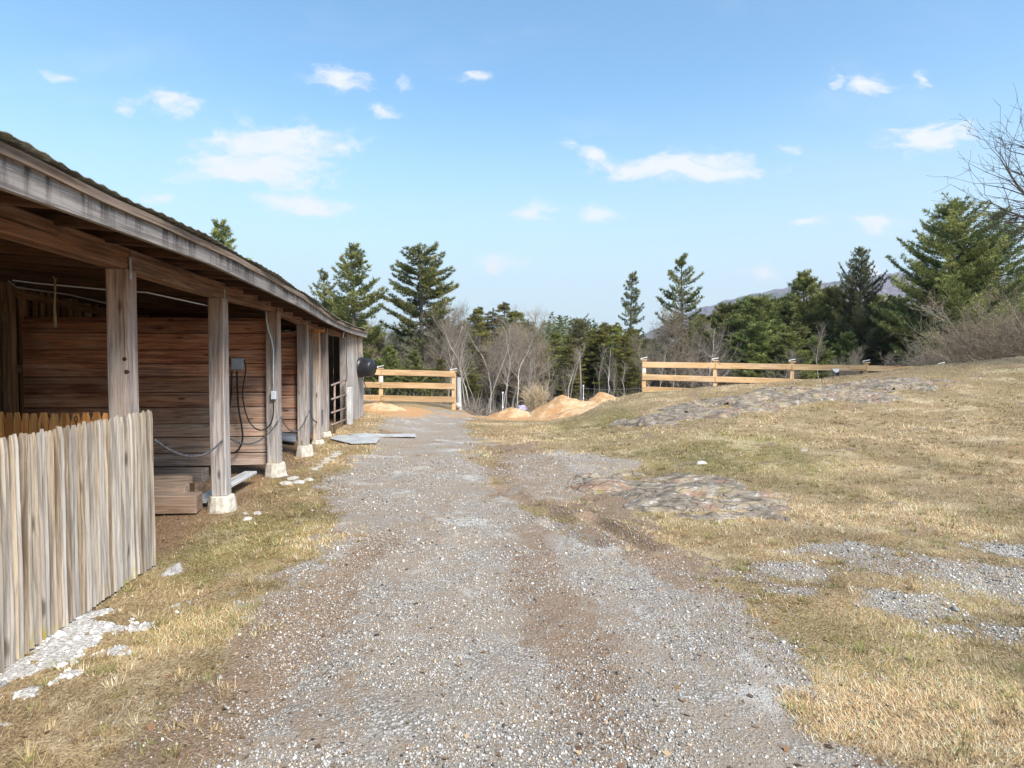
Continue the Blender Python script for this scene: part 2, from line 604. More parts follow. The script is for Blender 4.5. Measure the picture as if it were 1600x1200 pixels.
hzn = g.ramp(sep.outputs[2], .42, .04)                    # pale air near the horizon
SKYMUL = (.72, .94, .95)
skyc = g.vm('MULTIPLY', sky.outputs[0], SKYMUL).outputs[0]
skyc = g.mix(g.math('MULTIPLY', hzn, .97), skyc, (2.6, 3.1, 3.36))
skyc = g.mix(g.math('MULTIPLY', dens, .9), skyc, (3.6, 3.62, 3.65))
bg = g.n('ShaderNodeBackground', {'Color': skyc, 'Strength': .10})
g.n('ShaderNodeOutputWorld', {0: bg.outputs[0]})

sun = bpy.data.lights.new('sun', 'SUN')
sun.energy = 2.4
sun.angle = math.radians(22)
sun.color = (1, .95, .87)
so = bpy.data.objects.new('sun', sun)
COL.objects.link(so)
sdir = Vector((math.sin(SUN_AZ) * math.cos(SUN_EL), math.cos(SUN_AZ) * math.cos(SUN_EL), math.sin(SUN_EL)))
so.rotation_euler = sdir.to_track_quat('Z', 'Y').to_euler()
so.location = (20, -20, 30)

vs = sc.view_settings
vs.view_transform = 'Standard'
vs.look = 'None'
vs.gamma = 1
vs.exposure = 1.5
sc.cycles.max_bounces = 6
sc.cycles.diffuse_bounces = 3
sc.cycles.transparent_max_bounces = 4
sc.cycles.use_denoising = True

# ------------------------------------------------------------------ ground
def spaced(segs, lo, hi, grow=1.16):
    xs = []
    for a, b, st in segs:
        xs += list(np.arange(a, b, st))
    xs.append(segs[-1][1])
    st = segs[-1][2]
    x = xs[-1]
    while x < hi:
        st *= grow
        x += st
        xs.append(x)
    st = segs[0][2]
    x = xs[0]
    pre = []
    while x > lo:
        st *= grow
        x -= st
        pre.append(x)
    return np.array(pre[::-1] + xs)


GX = spaced([(-5.2, 6.5, .036), (6.5, 16, .12)], -2200, 2200)
GY = spaced([(1.8, 8.5, .03), (8.5, 24, .075)], -380, 2200)

DRIVE = np.array([[-1.7, .5], [-1.5, 2.4], [-1.48, 2.98], [-1.62, 4.0], [-1.68, 5.4], [-2.16, 7.1], [-2.62, 9.3], [-2.7, 11.4], [-2.6, 12.3], [-3.0, 14], [-3.3, 17], [-2.6, 19.5], [-1.2, 19.5], [-1.2, 16], [-.5, 12.5], [-.55, 9.9],
                  [-.1, 7.6], [.34, 6.5], [.78, 5.8], [1.05, 5.0], [1.35, 4.3], [1.52, 3.45], [1.42, 2.72], [1.45, .5]])
PTORN = poly([(760, 700), (830, 690), (960, 760), (1010, 800), (1050, 850), (1120, 930), (1040, 905), (930, 850), (840, 800), (770, 770)])
PPALE = poly([(770, 715), (880, 700), (1000, 725), (960, 765), (870, 790), (790, 765)])
PWHITE = poly([(0, 1066), (0, 1040), (90, 985), (140, 968), (160, 985), (140, 1000), (150, 1020), (60, 1062)])
PWHITE2 = poly([(170, 985), (205, 965), (245, 968), (225, 990)])
PDIRT = poly([(330, 1050), (420, 940), (500, 900), (540, 930), (470, 1020), (380, 1130), (300, 1130)])
PROCK1 = poly([(895, 748), (985, 738), (1070, 742), (1150, 755), (1195, 768), (1250, 800), (1215, 814), (1120, 812), (1040, 800), (960, 785), (900, 768)])
PROCK2 = poly([(940, 666), (1010, 645), (1100, 628), (1200, 610), (1330, 598), (1440, 592), (1500, 596), (1440, 618), (1390, 630), (1290, 628), (1180, 645), (1090, 660), (1000, 668)])
TRACKS = [(.42, 2.3, .12, 6.0, .26, .62), (-.85, 2.3, -.75, 6.5, .15, .45), (-1.35, 2.5, -1.15, 5.5, .26, .75)]
RPATCH = [(1215, 895, .35, .16), (1180, 905, .2, .1), (1440, 880, .7, .22), (1330, 862, .5, .15), (1570, 905, .6, .25), (1420, 950, .4, .16), (1590, 860, .4, .14), (1500, 985, .4, .12), (1230, 925, .25, .1)]
RPATCH = [(gp(a, b)[0], gp(a, b)[1], c, d) for a, b, c, d in RPATCH]


def masks(x, y):
    n = fbm(x * 2.2, y * 2.2, 3, 5) - .5
    n2 = fbm(x * 9, y * 9, 8, 3) - .5
    d = sdf(DRIVE, x, y)
    grav = ss(-.22, .32, d + n * 1.3 + n2 * .5)
    torn = ss(-.12, .2, sdf(PTORN, x, y) + n * .8 + n2 * .3)
    pale = ss(-.2, .3, sdf(PPALE, x, y) + n * .8 + n2 * .3)
    dirt = np.maximum(.85 * torn * (1 - .4 * pale), ss(-.12, .2, sdf(PDIRT, x, y) + n * .7 + n2 * .2) * .9)
    soil = ss(.66, .76, fbm(x * 1.9, y * 2.3, 71, 5)) * ss(.6, 1.6, np.abs(x)) * .8
    dirt = np.maximum(dirt, soil)
    white = np.maximum(ss(-.05, .07, sdf(PWHITE, x, y) + n * .6 + n2 * .9), .8 * ss(-.04, .05, sdf(PWHITE2, x, y) + n * .3 + n2 * .3))
    patch = np.zeros_like(x)
    for (a, b, c, e) in RPATCH:
        q = np.hypot((x - a) / c, (y - b) / e / 1.6)
        patch = np.maximum(patch, ss(1.25, .35, q + n * 1.6 + n2 * .9))
    grav = np.maximum(grav, np.maximum(pale * .85, patch * .8))
    for (ax, ay, bx, by, w_, k_) in TRACKS:
        t = np.clip((y - ay) / (by - ay), 0, 1)
        dd = np.abs(x - ax - (bx - ax) * t + .12 * (fbm(y * 1.1, ax + 0 * y, 2, 2) - .5)) + n * .5 + n2 * .2
        dirt = np.maximum(dirt, k_ * ss(w_ * 1.5, w_ * .4, dd) * ss(by + 1, by - .5, y))
    # bare brown dirt under the shed roof and around it
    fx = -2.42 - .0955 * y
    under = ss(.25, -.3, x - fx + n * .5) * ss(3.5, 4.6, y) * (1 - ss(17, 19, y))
    # orange soil and shavings by the far end of the shed and round the piles
    org = ss(1.4, .4, np.hypot((x + 3.2) / 1.0, (y - 17.3) / 1.7) + n * .9)
    org = np.maximum(org, ss(1.2, .5, np.hypot((x - .8) / 2.0, (y - 17.8) / 1.3) + n * 1.0))
    org = np.maximum(org, .55 * ss(1.2, .4, np.hypot((x + 1.0) / 1.6, (y - 18.5) / 2) + n))
    far = ss(19, 24, y + n * 3)
    green = ss(.50, .66, fbm(x * .8, y * .8, 21, 4)) * .5
    green = np.maximum(green, .95 * ss(1.3, .2, np.hypot((x - 3.4) / 2.3, (y - 9.5) / 2.2) + n * .8))
    green = np.maximum(green, .9 * ss(1.2, .3, np.hypot((x + 2.35) / .75, (y - 5.6) / 1.6) + n * .8))
    green = np.maximum(green, .8 * ss(1.2, .3, np.hypot((x - 2.0) / 1.6, (y - 14.5) / 2.2) + n * .8))
    return grav, dirt, white, under, org, far, np.clip(green, 0, 1)


X, Y = np.meshgrid(GX, GY)
xf, yf = X.ravel(), Y.ravel()
zf = hdet(xf, yf)
grav, dirt, white, under, org, far, green = masks(xf, yf)
ny, nx = X.shape
idx = np.arange(ny * nx).reshape(ny, nx)
FQ = np.stack([idx[:-1, :-1], idx[:-1, 1:], idx[1:, 1:], idx[1:, :-1]], -1).reshape(-1, 4)
one = np.ones_like(xf)
zf = zf + .012 * white


def ground_mat():
    m, g = new_mat('farmyard ground')
    tc = g.n('ShaderNodeTexCoord').outputs['Object']
    A = g.n('ShaderNodeSeparateColor', {0: g.attr('mask_a', 'Color')})
    B = g.n('ShaderNodeSeparateColor', {0: g.attr('mask_b', 'Color')})
    C = g.n('ShaderNodeSeparateColor', {0: g.attr('mask_c', 'Color')})
    nb = g.noise(tc, 1.7, 5, .6)
    nm = g.noise(tc, 9, 6, .65)
    nf = g.noise(tc, 60, 5, .7)
    nff = g.noise(tc, 220, 3, .7)
    jit = g.math('ADD', g.math('MULTIPLY_ADD', nm, .9, -.45), g.math('MULTIPLY_ADD', nf, .7, -.35))

    def mk(s, lo=.3, hi=.7, k=1.):
        return g.ramp(g.math('ADD', s, g.math('MULTIPLY', jit, k)), lo, hi)
    # thatch, its dark tone lowered to paint shadow beneath the blades
    st = g.mix(g.ramp(nf, .34, .66), (.13, .085, .045), (.47, .34, .18))
    st = g.mix(g.math('MULTIPLY', g.ramp(nm, .5, .7), .45), st, (.42, .32, .20))
    st = g.mix(g.math('MULTIPLY', mk(B.outputs[2], .35, .8, .7), .5), st, g.mix(g.ramp(nf, .35, .65), (.11, .10, .025), (.30, .27, .085)))
    st = g.mix(g.math('MULTIPLY', g.ramp(g.noise(tc, 1.3, 5, .65), .52, .68), .5), st, (.27, .18, .10))
    st = g.mix(g.math('MULTIPLY', g.ramp(g.noise(g.vm('ADD', tc, (5, 1, 0)).outputs[0], 1.1, 5, .65), .52, .68), .5), st, (.66, .53, .35))
    # gravel
    v1 = g.n('ShaderNodeTexVoronoi', {'Vector': tc, 'Scale': 62., 'Randomness': 1.})
    v2 = g.n('ShaderNodeTexVoronoi', {'Vector': tc, 'Scale': 135., 'Randomness': 1.})
    c1 = g.n('ShaderNodeSeparateColor', {0: v1.outputs['Color']})
    c2 = g.n('ShaderNodeSeparateColor', {0: v2.outputs['Color']})
    cell = g.math('ADD', g.math('MULTIPLY', c1.outputs[0], .5), g.math('MULTIPLY', c2.outputs[1], .5))
    gr = g.mix(g.ramp(cell, .1, .8), (.14, .118, .098), (.58, .535, .485))
    gr = g.mix(g.ramp(g.math('MULTIPLY_ADD', nf, .4, v1.outputs['Distance']), .62, .80), gr, (.24, .20, .165))
    fines = g.mix(g.ramp(nff, .3, .7), (.215, .165, .122), (.40, .325, .255))
    gr = g.mix(g.ramp(g.math('ADD', g.math('MULTIPLY', nb, .6), g.math('MULTIPLY', nm, .4)), .40, .56), gr, fines)
    gr = g.mix(g.math('MULTIPLY', g.ramp(g.noise(tc, 1.1, 5, .7), .54, .66), .5), gr, (.60, .57, .54))
    gr = g.mix(g.math('MULTIPLY', g.ramp(g.noise(g.vm('ADD', tc, (9, 3, 0)).outputs[0], 1.6, 6, .7), .52, .64), .65), gr, (.30, .22, .155))
    dr = g.mix(g.ramp(nf, .3, .7), (.15, .095, .06), (.36, .255, .175))
    wh = g.mix(g.ramp(g.math('MULTIPLY_ADD', nff, .5, nf), .55, .95), (.24, .20, .165), (.72, .69, .66))
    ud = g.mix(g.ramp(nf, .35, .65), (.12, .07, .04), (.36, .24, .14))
    og = g.mix(g.ramp(nf, .3, .7), (.36, .17, .07), (.62, .38, .19))
    fl = g.mix(g.ramp(nm, .35, .65), (.10, .068, .045), (.24, .17, .115))
    c = g.mix(mk(A.outputs[0]), st, gr)
    c = g.mix(mk(A.outputs[1]), c, dr)
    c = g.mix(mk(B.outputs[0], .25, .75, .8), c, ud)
    c = g.mix(mk(B.outputs[1], .25, .8, .8), c, og)
    c = g.mix(mk(C.outputs[0], .3, .7, .6), c, fl)
    c = g.mix(mk(A.outputs[2], .35, .6, .8), c, wh)
    h = g.math('ADD', g.math('MULTIPLY', v1.outputs['Distance'], -.8), g.math('ADD', nf, g.math('MULTIPLY', nff, .5)))
    finish(g, c, .92, h, .8, .012, spec=.2)
    return m


gme = mesh_from('ground', np.stack([xf, yf, zf], -1), FQ, {
    'mask_a': ('FLOAT_COLOR', np.stack([grav, dirt, white, one], -1)),
    'mask_b': ('FLOAT_COLOR', np.stack([under, org, green, one], -1)),
    'mask_c': ('FLOAT_COLOR', np.stack([far, 0 * one, 0 * one, one], -1))}, ground_mat(), True)
go = link('ground', gme)
go['kind'] = 'structure'
go['label'] = 'gravel drive and dead lawn'

# rock ledges lying in the lawn
def ledge_d(P, seed, x, y):
    th = .66 if seed == 5 else .57
    n = fbm(x * 1.6, y * 2.6, seed, 5) - .5
    d = sdf(P, x, y)
    return np.minimum(d + n * .95, (th - fbm(x * 1.3 + 3, y * 3.0, seed + 2, 4)) * 1.4)


def ledge(name, P, amp, seed, label, mat, st):
    lo, hi = P.min(0) - .15, P.max(0) + .15
    xs, ys = np.arange(lo[0], hi[0], st), np.arange(lo[1], hi[1], st)
    X, Y = np.meshgrid(xs, ys)
    d = ledge_d(P, seed, X, Y)
    st_ = fbm(X * 1.1 + Y * .8, Y * 3.2 - X * .6, seed + 4, 3) * 5
    ridge = (np.floor(st_) + ss(.45, 1., st_ - np.floor(st_))) / 5 * 1.5 - .3 + .25 * np.abs(fbm(X * 4, Y * 6, seed + 8, 4) - .5)
    z = hdet(X, Y) + np.where(d > 0, amp * (1 - np.exp(-np.clip(d, 0, None) * 5)) * (.45 + 1.1 * ridge) + .012, d * .35)
    keep = d > -.12
    idx = np.arange(X.size).reshape(X.shape)
    K = keep[:-1, :-1] & keep[1:, 1:] & keep[1:, :-1] & keep[:-1, 1:]
    Fq = np.stack([idx[:-1, :-1], idx[:-1, 1:], idx[1:, 1:], idx[1:, :-1]], -1)[K]
    used = np.unique(Fq)
    remap = np.full(X.size, -1)
    remap[used] = np.arange(len(used))
    V = np.stack([X.ravel(), Y.ravel(), z.ravel()], -1)[used]
    c = V.mean(0)
    me = mesh_from(name, V - c, remap[Fq], {'edge': ('FLOAT', ss(.35, .0, d.ravel()[used]))}, mat, True)
    o = link(name, me)
    o.location = tuple(c)
    return tag(o, label, 'rock ledge')


ledge('rock_ledge', PROCK1, .08, 5, 'rusty grey flat rock ledge with white lichen beside the gravel drive', M['rock'], .022)
ledge('rock_ledge', PROCK2, .12, 9, 'long mauve rock ledge running up the grassy slope below the rail fence', M['rock_far'], .045)
ROCKD = lambda x, y: np.maximum(ledge_d(PROCK1, 5, x, y), ledge_d(PROCK2, 9, x, y))

# blades of dead grass
def blades(n, x0, x1, y0, y1, ln, wd, seed):
    r = np.random.default_rng(seed)
    y = y0 + (y1 - y0) * r.random(n)
    half = .95 * y + 1.1
    x = -half + 2 * half * r.random(n)
    ok = (x > x0) & (x < x1)
    x, y = x[ok], y[ok]
    gr, di, wh, un, og, fa, gn = masks(x, y)
    clump = fbm(x * 6, y * 6, 55, 3)
    p = (1 - .97 * gr) * (1 - .85 * di) * (1 - .9 * wh) * (1 - .8 * un) * (1 - og) * (1 - fa) * (.35 + 1.1 * clump)
    p = np.where(ROCKD(x, y) > -.03, 0, p)
    ok = r.random(len(x)) < p
    x, y, gn, un = x[ok], y[ok], gn[ok], un[ok]
    m = len(x)
    z = hdet(x, y)
    comb = (fbm(x * 1.1, y * 1.1, 60, 2) - .5) * 9
    a = comb + r.normal(0, 1.1, m)
    tilt = np.clip(r.normal(1.2, .3, m), .15, 1.52)
    L = ln * r.uniform(.5, 1.5, m) * (.7 + .8 * clump[ok])
    W = wd * r.uniform(.6, 1.5, m)
    dx, dy, dz = np.cos(a) * np.sin(tilt), np.sin(a) * np.sin(tilt), np.cos(tilt)
    sx, sy = -np.sin(a + r.normal(0, .4, m)), np.cos(a)
    b = np.stack([x, y, z - .004], -1)
    s_ = np.stack([sx, sy, 0 * sx], -1) * W[:, None] / 2
    tip = b + np.stack([dx, dy, dz], -1) * L[:, None]
    V = np.stack([b - s_, b + s_, tip], 1).reshape(-1, 3)
    t = r.random(m)[:, None]
    straw = np.array([.62, .45, .26]) * (1 - t) + np.array([.44, .295, .16]) * t
    pale = np.array([.78, .66, .47])
    brown = np.array([.24, .15, .08])
    grn = np.array([.27, .25, .085]) * (.7 + .6 * t)
    col = straw
    q = r.random(m)[:, None]
    col = np.where(q > .86, pale, col)
    col = np.where(q < .16, brown, col)
    col = np.where(r.random(m)[:, None] < (gn * .6 + .02)[:, None], grn, col)
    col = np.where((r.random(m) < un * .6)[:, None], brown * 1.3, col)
    pm = fbm(x * 1.4, y * 1.4, 44, 4)[:, None]
    col = col * (.62 + .76 * ss(.34, .66, pm)) * (1 + .12 * (pm - .5) * np.array([1., 0, -1.]))
    col = np.concatenate([np.clip(col, 0, .85), np.ones((m, 1))], 1)
    return V, np.repeat(col, 3, 0)


def tufts(n, seed):
    r = np.random.default_rng(seed)
    y = 2.3 + 12 * r.random(n) ** 1.2
    x = (r.random(n) * 2 - 1) * (.95 * y + .8)
    gr, di, wh, un, og, fa, gn = masks(x, y)
    ok = (gr < .5) & (un < .4) & (wh < .3) & (og < .4) & (ROCKD(x, y) < -.03)
    x, y = x[ok], y[ok]
    k = 26
    cx, cy = np.repeat(x, k), np.repeat(y, k)
    m = len(cx)
    a = r.uniform(0, 6.28, m)
    rad = .035 * np.sqrt(r.random(m)) * np.repeat(r.uniform(.6, 1.6, len(x)), k)
    bx, by = cx + rad * np.cos(a), cy + rad * np.sin(a)
    tilt = np.clip(r.normal(.75, .3, m), .05, 1.4)
    L = np.repeat(r.uniform(.04, .085, len(x)), k) * r.uniform(.5, 1.2, m)
    W = .0034 * r.uniform(.7, 1.4, m) * (1 + cy / 9)
    a = a + r.normal(0, .5, m)
    b = np.stack([bx, by, hdet(bx, by) - .004], -1)
    s_ = np.stack([-np.sin(a), np.cos(a), 0 * a], -1) * W[:, None] / 2
    tip = b + np.stack([np.cos(a) * np.sin(tilt), np.sin(a) * np.sin(tilt), np.cos(tilt)], -1) * L[:, None]
    V = np.stack([b - s_, b + s_, tip], 1).reshape(-1, 3)
    base = np.array([[.50, .36, .19], [.30, .20, .10], [.62, .50, .32], [.27, .26, .09]])[np.repeat(r.integers(0, 4, len(x)), k)]
    col = np.concatenate([base * r.uniform(.7, 1.25, (m, 1)), np.ones((m, 1))], 1)
    return V, np.repeat(col, 3, 0)


parts_ = [tufts(2600, 9), blades(680000, -5, 6, 2.2, 5.2, .030, .0032, 1), blades(520000, -6, 9, 5.2, 9.5, .036, .0052, 2), blades(330000, -6, 16, 9.5, 19, .045, .011, 3)]
V = np.concatenate([p[0] for p in parts_])
Cc = np.concatenate([p[1] for p in parts_])
gm = mesh_from('dead_grass', V, np.arange(len(V)).reshape(-1, 3), {'bcol': ('FLOAT_COLOR', Cc)}, M['grass'])
o = link('dead_grass', gm)
o['kind'] = 'stuff'
o['label'] = 'straw coloured dead grass'
o['category'] = 'grass'

# loose stones of the drive
def stones(n, y0, y1, sz, seed):
    r = np.random.default_rng(seed)
    y = y0 + (y1 - y0) * r.random(n) ** 1.2
    half = np.minimum(.92 * y + .3, 5)
    x = -half + 2 * half * r.random(n)
    gr, di, wh, un, og, fa, gn = masks(x, y)
    bare = fbm(x * 1.8, y * 1.8, 91, 4)
    p = np.clip(gr + .25 * di + .9 * wh + .05, 0, 1) * (.15 + .85 * ss(.40, .56, bare)) * (1 - .8 * un)
    p = np.where(ROCKD(x, y) > 0, 0, p)
    ok = r.random(n) < p
    x, y, wh = x[ok], y[ok], wh[ok]
    m = len(x)
    s_ = sz * np.exp(r.normal(0, .42, m))
    z = hdet(x, y) + s_ * .15
    base = np.array([[1, 0, 0], [0, 1, 0], [-1, 0, 0], [0, -1, 0], [0, 0, .75], [0, 0, -.6]], float)
    V = base[None] * r.uniform(.6, 1.25, (m, 6, 1)) * s_[:, None, None]
    V[:, :, 1] *= r.uniform(.6, 1, (m, 1))
    a = r.uniform(0, 6.28, m)
    ca, sa = np.cos(a)[:, None], np.sin(a)[:, None]
    tl = r.normal(0, .5, (m, 1))
    vx, vy, vz = V[:, :, 0], V[:, :, 1], V[:, :, 2]
    vx, vz = vx * np.cos(tl) - vz * np.sin(tl), vx * np.sin(tl) + vz * np.cos(tl)
    V = np.stack([vx * ca - vy * sa + x[:, None], vx * sa + vy * ca + y[:, None], vz + z[:, None]], -1)
    fb = np.array([[0, 1, 4], [1, 2, 4], [2, 3, 4], [3, 0, 4], [1, 0, 5], [2, 1, 5], [3, 2, 5], [0, 3, 5]])
    Fc = (fb[None] + 6 * np.arange(m)[:, None, None]).reshape(-1, 3)
    t = np.clip(r.normal(.48, .17, m) + .2 * wh, .12, .95)[:, None]
    col = np.array([1.03, .975, .91])[None] * (t ** 1.3) * .92
    wm = r.random(m)[:, None] < .14
    col = np.where(wm, col * np.array([1.05, .82, .6]), col)
    col = np.concatenate([col, np.ones((m, 1))], 1)
    return V.reshape(-1, 3), Fc, np.repeat(col, 6, 0)


def patch_stones(n, px0, px1, py0, py1, sz, seed, useWhite):
    r = np.random.default_rng(seed)
    x, y = r.uniform(px0, px1, n), r.uniform(py0, py1, n)
    gr, di, wh, un, og, fa, gn = masks(x, y)
    m_ = wh if useWhite else gr
    ok = (m_ > .18) & (r.random(n) < .25 + m_)
    return x[ok], y[ok], wh[ok]


def stones_at(x, y, wh, sz, seed, lo=.56):
    r = np.random.default_rng(seed)
    m = len(x)
    s_ = sz * np.exp(r.normal(0, .5, m))
    z = hdet(x, y) + s_ * .2
    base = np.array([[1, 0, 0], [0, 1, 0], [-1, 0, 0], [0, -1, 0], [0, 0, .75], [0, 0, -.6]], float)
    V = base[None] * r.uniform(.6, 1.25, (m, 6, 1)) * s_[:, None, None]
    a = r.uniform(0, 6.28, m)
    ca, sa = np.cos(a)[:, None], np.sin(a)[:, None]
    vx, vy, vz = V[:, :, 0], V[:, :, 1], V[:, :, 2]
    V = np.stack([vx * ca - vy * sa + x[:, None], vx * sa + vy * ca + y[:, None], vz + z[:, None]], -1)
    fb = np.array([[0, 1, 4], [1, 2, 4], [2, 3, 4], [3, 0, 4], [1, 0, 5], [2, 1, 5], [3, 2, 5], [0, 3, 5]])
    Fc = (fb[None] + 6 * np.arange(m)[:, None, None]).reshape(-1, 3)
    t = np.clip(r.normal(lo, .2, m), .12, .97)[:, None]
    col = np.array([1.03, .985, .93])[None] * (t ** 1.3)
    return V.reshape(-1, 3), Fc, np.repeat(np.concatenate([col, np.ones((m, 1))], 1), 6, 0)


a3 = stones_at(*patch_stones(26000, -2.75, -1.3, 2.8, 4.6, .007, 31, True), .0066, 32, .74)
a4 = stones_at(*patch_stones(34000, 1.6, 5.2, 3.0, 5.9, .007, 33, False), .0046, 34, .46)
a1, a2 = stones(130000, 2.2, 5.0, .0046, 4), stones(80000, 5.0, 10.5, .0066, 5)
V = np.concatenate([a1[0], a2[0], a3[0], a4[0]])
n1_, n2_, n3_ = len(a1[0]), len(a2[0]), len(a3[0])
Fc = np.concatenate([a1[1], a2[1] + n1_, a3[1] + n1_ + n2_, a4[1] + n1_ + n2_ + n3_])
o = link('gravel', mesh_from('gravel', V, Fc, {'bcol': ('FLOAT_COLOR', np.concatenate([a1[2], a2[2], a3[2], a4[2]]))}, M['gravel']))
o['kind'] = 'stuff'
o['label'] = 'loose pale gravel of the drive'
o['category'] = 'gravel'


# fallen leaves and bits of bark
def leaves(n, seed):
    r = np.random.default_rng(seed)
    y = 2.3 + 10 * r.random(n) ** 1.5
    x = (r.random(n) * 2 - 1) * (.95 * y + .5)
    z = hdet(x, y) + .006
    s_ = r.uniform(.006, .022, n)
    a = r.uniform(0, 6.28, n)
    u = np.stack([np.cos(a), np.sin(a), r.normal(0, .3, n)], -1) * s_[:, None]
    v = np.stack([-np.sin(a), np.cos(a), r.normal(0, .3, n)], -1) * (s_ * r.uniform(.3, .8, n))[:, None]
    c = np.stack([x, y, z], -1)
    V = np.stack([c - u, c + v, c + u, c - v], 1).reshape(-1, 3)
    col = np.array([[.22, .12, .06], [.32, .19, .10], [.12, .08, .05], [.42, .30, .18], [.24, .15, .09]])[r.integers(0, 5, n)] * r.uniform(.7, 1.3, (n, 1))
    o = link('fallen_leaves', mesh_from('fallen_leaves', V, np.arange(4 * n).reshape(-1, 4), {'bcol': ('FLOAT_COLOR', np.repeat(np.concatenate([col, np.ones((n, 1))], 1), 4, 0))}, M['grass']))
    o['kind'] = 'stuff'
    o['label'] = 'dead brown leaves and bark bits'
    o['category'] = 'leaves'


leaves(1500, 3)

# ------------------------------------------------------------------ the shed
def face_x(d):
    d = np.asarray(d, float)
    return np.where(d < 13, -2.42 - .0955 * d, -2.42 - .0955 * 13 - .045 * (d - 13))


def u_at(d):
    return nrm((float(face_x(d + .05) - face_x(d - .05)), .1, 0))


def n_at(d):
    u = u_at(d)
    return np.array([u[1], -u[0], 0])


def sp(d, v, z):
    """point at distance d along the shed front, v in front of the post faces, height z"""
    return np.array([float(face_x(d)), d, z]) + n_at(d) * v


def oh(d):
    return float(np.interp(d, [8, 15.6], [.45, .08]))


DG = np.linspace(1, 17, 1600)


def heights(pts, off):
    xs = np.array([CX + F * (sp(d, off(d), 0)[0]) / (sp(d, off(d), 0)[1] * CP) for d in DG])
    ds, zs = [], []
    for px, py in pts:
        i = int(np.argmin(abs(xs - px)))
        Y_ = sp(DG[i], off(DG[i]), 0)[1]
        ds.append(DG[i])
        zs.append(at(px, py, Y_)[2])
    return ds, zs


FB = heights([(0, 292), (165, 352), (330, 413), (400, 447), (450, 471), (510, 504), (545, 520), (578, 529)], oh)
FT = heights([(0, 222), (150, 296), (330, 381), (400, 418), (485, 471), (521, 498), (550, 511), (578, 519)], oh)
BB = heights([(0, 358), (165, 408), (330, 460), (436, 487), (480, 508), (510, 520), (534, 526), (573, 530)], lambda d: 0.)
fzb = lambda d: float(np.interp(d, *FB))
fzt = lambda d: float(np.interp(d, *FT))
bzb = lambda d: float(np.interp(d, *BB))
BH = .16
D0, D1 = 1.4, 15.55
DEEP = 3.4
shed = thing('open_front_shed', 'long weathered brown timber shed with open front and sagging corrugated roof', 'shed', sp(8, -1.7, 0))
NN = n_at(5)


def roof_z(d, v):
    return fzt(d) + .012 + .075 * (oh(d) - v)


# corrugated roof
ds = np.arange(1.0, D1 + .12, .0163)
rows = []
V, Fq = [], []
vsamp = [None, .1, -1.0, -2.2, -DEEP - .25]
for d in ds:
    ph = .008 * abs(math.cos(math.pi * d / .13)) ** 3 + .004 * math.sin(d * 9.7)
    for k, v_ in enumerate(vsamp):
        vv_ = oh(d) + .06 + .02 * math.sin(d * 3.1) if v_ is None else v_
        V.append(sp(d, vv_, roof_z(d, vv_) + ph + .018))
    for k, v_ in enumerate(vsamp):
        vv_ = oh(d) + .06 + .02 * math.sin(d * 3.1) if v_ is None else v_
        V.append(sp(d, vv_, roof_z(d, vv_) + ph + .011))
K = len(vsamp)
V = np.array(V)
for i in range(len(ds) - 1):
    a, b = i * 2 * K, (i + 1) * 2 * K
    for k in range(K - 1):
        Fq.append((a + k, a + k + 1, b + k + 1, b + k))
        Fq.append((a + K + k, b + K + k, b + K + k + 1, a + K + k + 1))
    Fq.append((a, b, b + K, a + K))
o_ = np.array(shed.location)
link('roof', mesh_from('roof', V - o_, Fq, None, M['roof']), shed)

# fascia boards (joints where the photo shows them)
def fascia(d0, d1, tint, wth):
    m = MB()
    P, H = [], []
    for d in np.linspace(d0, d1, max(3, int((d1 - d0) / .25))):
        zb, zt = fzb(d), fzt(d)
        P.append(sp(d, oh(d), (zb + zt) / 2))
        H.append(zt - zb)
    m.loft(P, Z, -n_at((d0 + d1) / 2), H, .035, tint=tint, wth=wth)
    m.build('fascia_board', M['fascia'], shed)


fascia(D0 - .4, 4.93, .72, .75)
fascia(4.935, 10.0, .55, .65)
fascia(10.005, D1 + .1, .62, .95)
# thin drip board above the fascia
m = MB()
P = [sp(d, oh(d) + .03, fzt(d) - .028 + .004 * math.sin(d * 5)) for d in np.linspace(D0 - .4, D1, 60)]
m.loft(P, Z, -NN, .05, .02, tint=.2, wth=.25)
m.build('drip_board', M['old_timber'], shed)

# rafters and roof boards
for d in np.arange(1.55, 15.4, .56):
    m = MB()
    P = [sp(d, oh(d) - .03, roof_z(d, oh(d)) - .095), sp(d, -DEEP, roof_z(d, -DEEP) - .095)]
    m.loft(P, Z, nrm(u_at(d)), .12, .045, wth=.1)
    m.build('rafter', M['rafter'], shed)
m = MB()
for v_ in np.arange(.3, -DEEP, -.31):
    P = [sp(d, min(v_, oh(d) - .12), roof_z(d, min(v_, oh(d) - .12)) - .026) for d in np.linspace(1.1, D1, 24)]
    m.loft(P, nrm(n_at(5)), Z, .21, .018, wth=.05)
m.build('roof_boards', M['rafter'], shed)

# eave beam in four lengths
for a, b in ((1.0, 4.655), (4.66, 8.56), (8.565, 11.2), (11.205, D1)):
    m = MB()
    P = [sp(d, -.075 + .006 * math.sin(d * 2.3 + a), bzb(d) + BH / 2) for d in np.linspace(a, b, 14)]
    m.loft(P, Z, -NN, BH, .14, tint=.5 + .15 * random.random(), wth=[.12] * 14)
    m.build('beam', M['beam'], shed, bevel=.006)

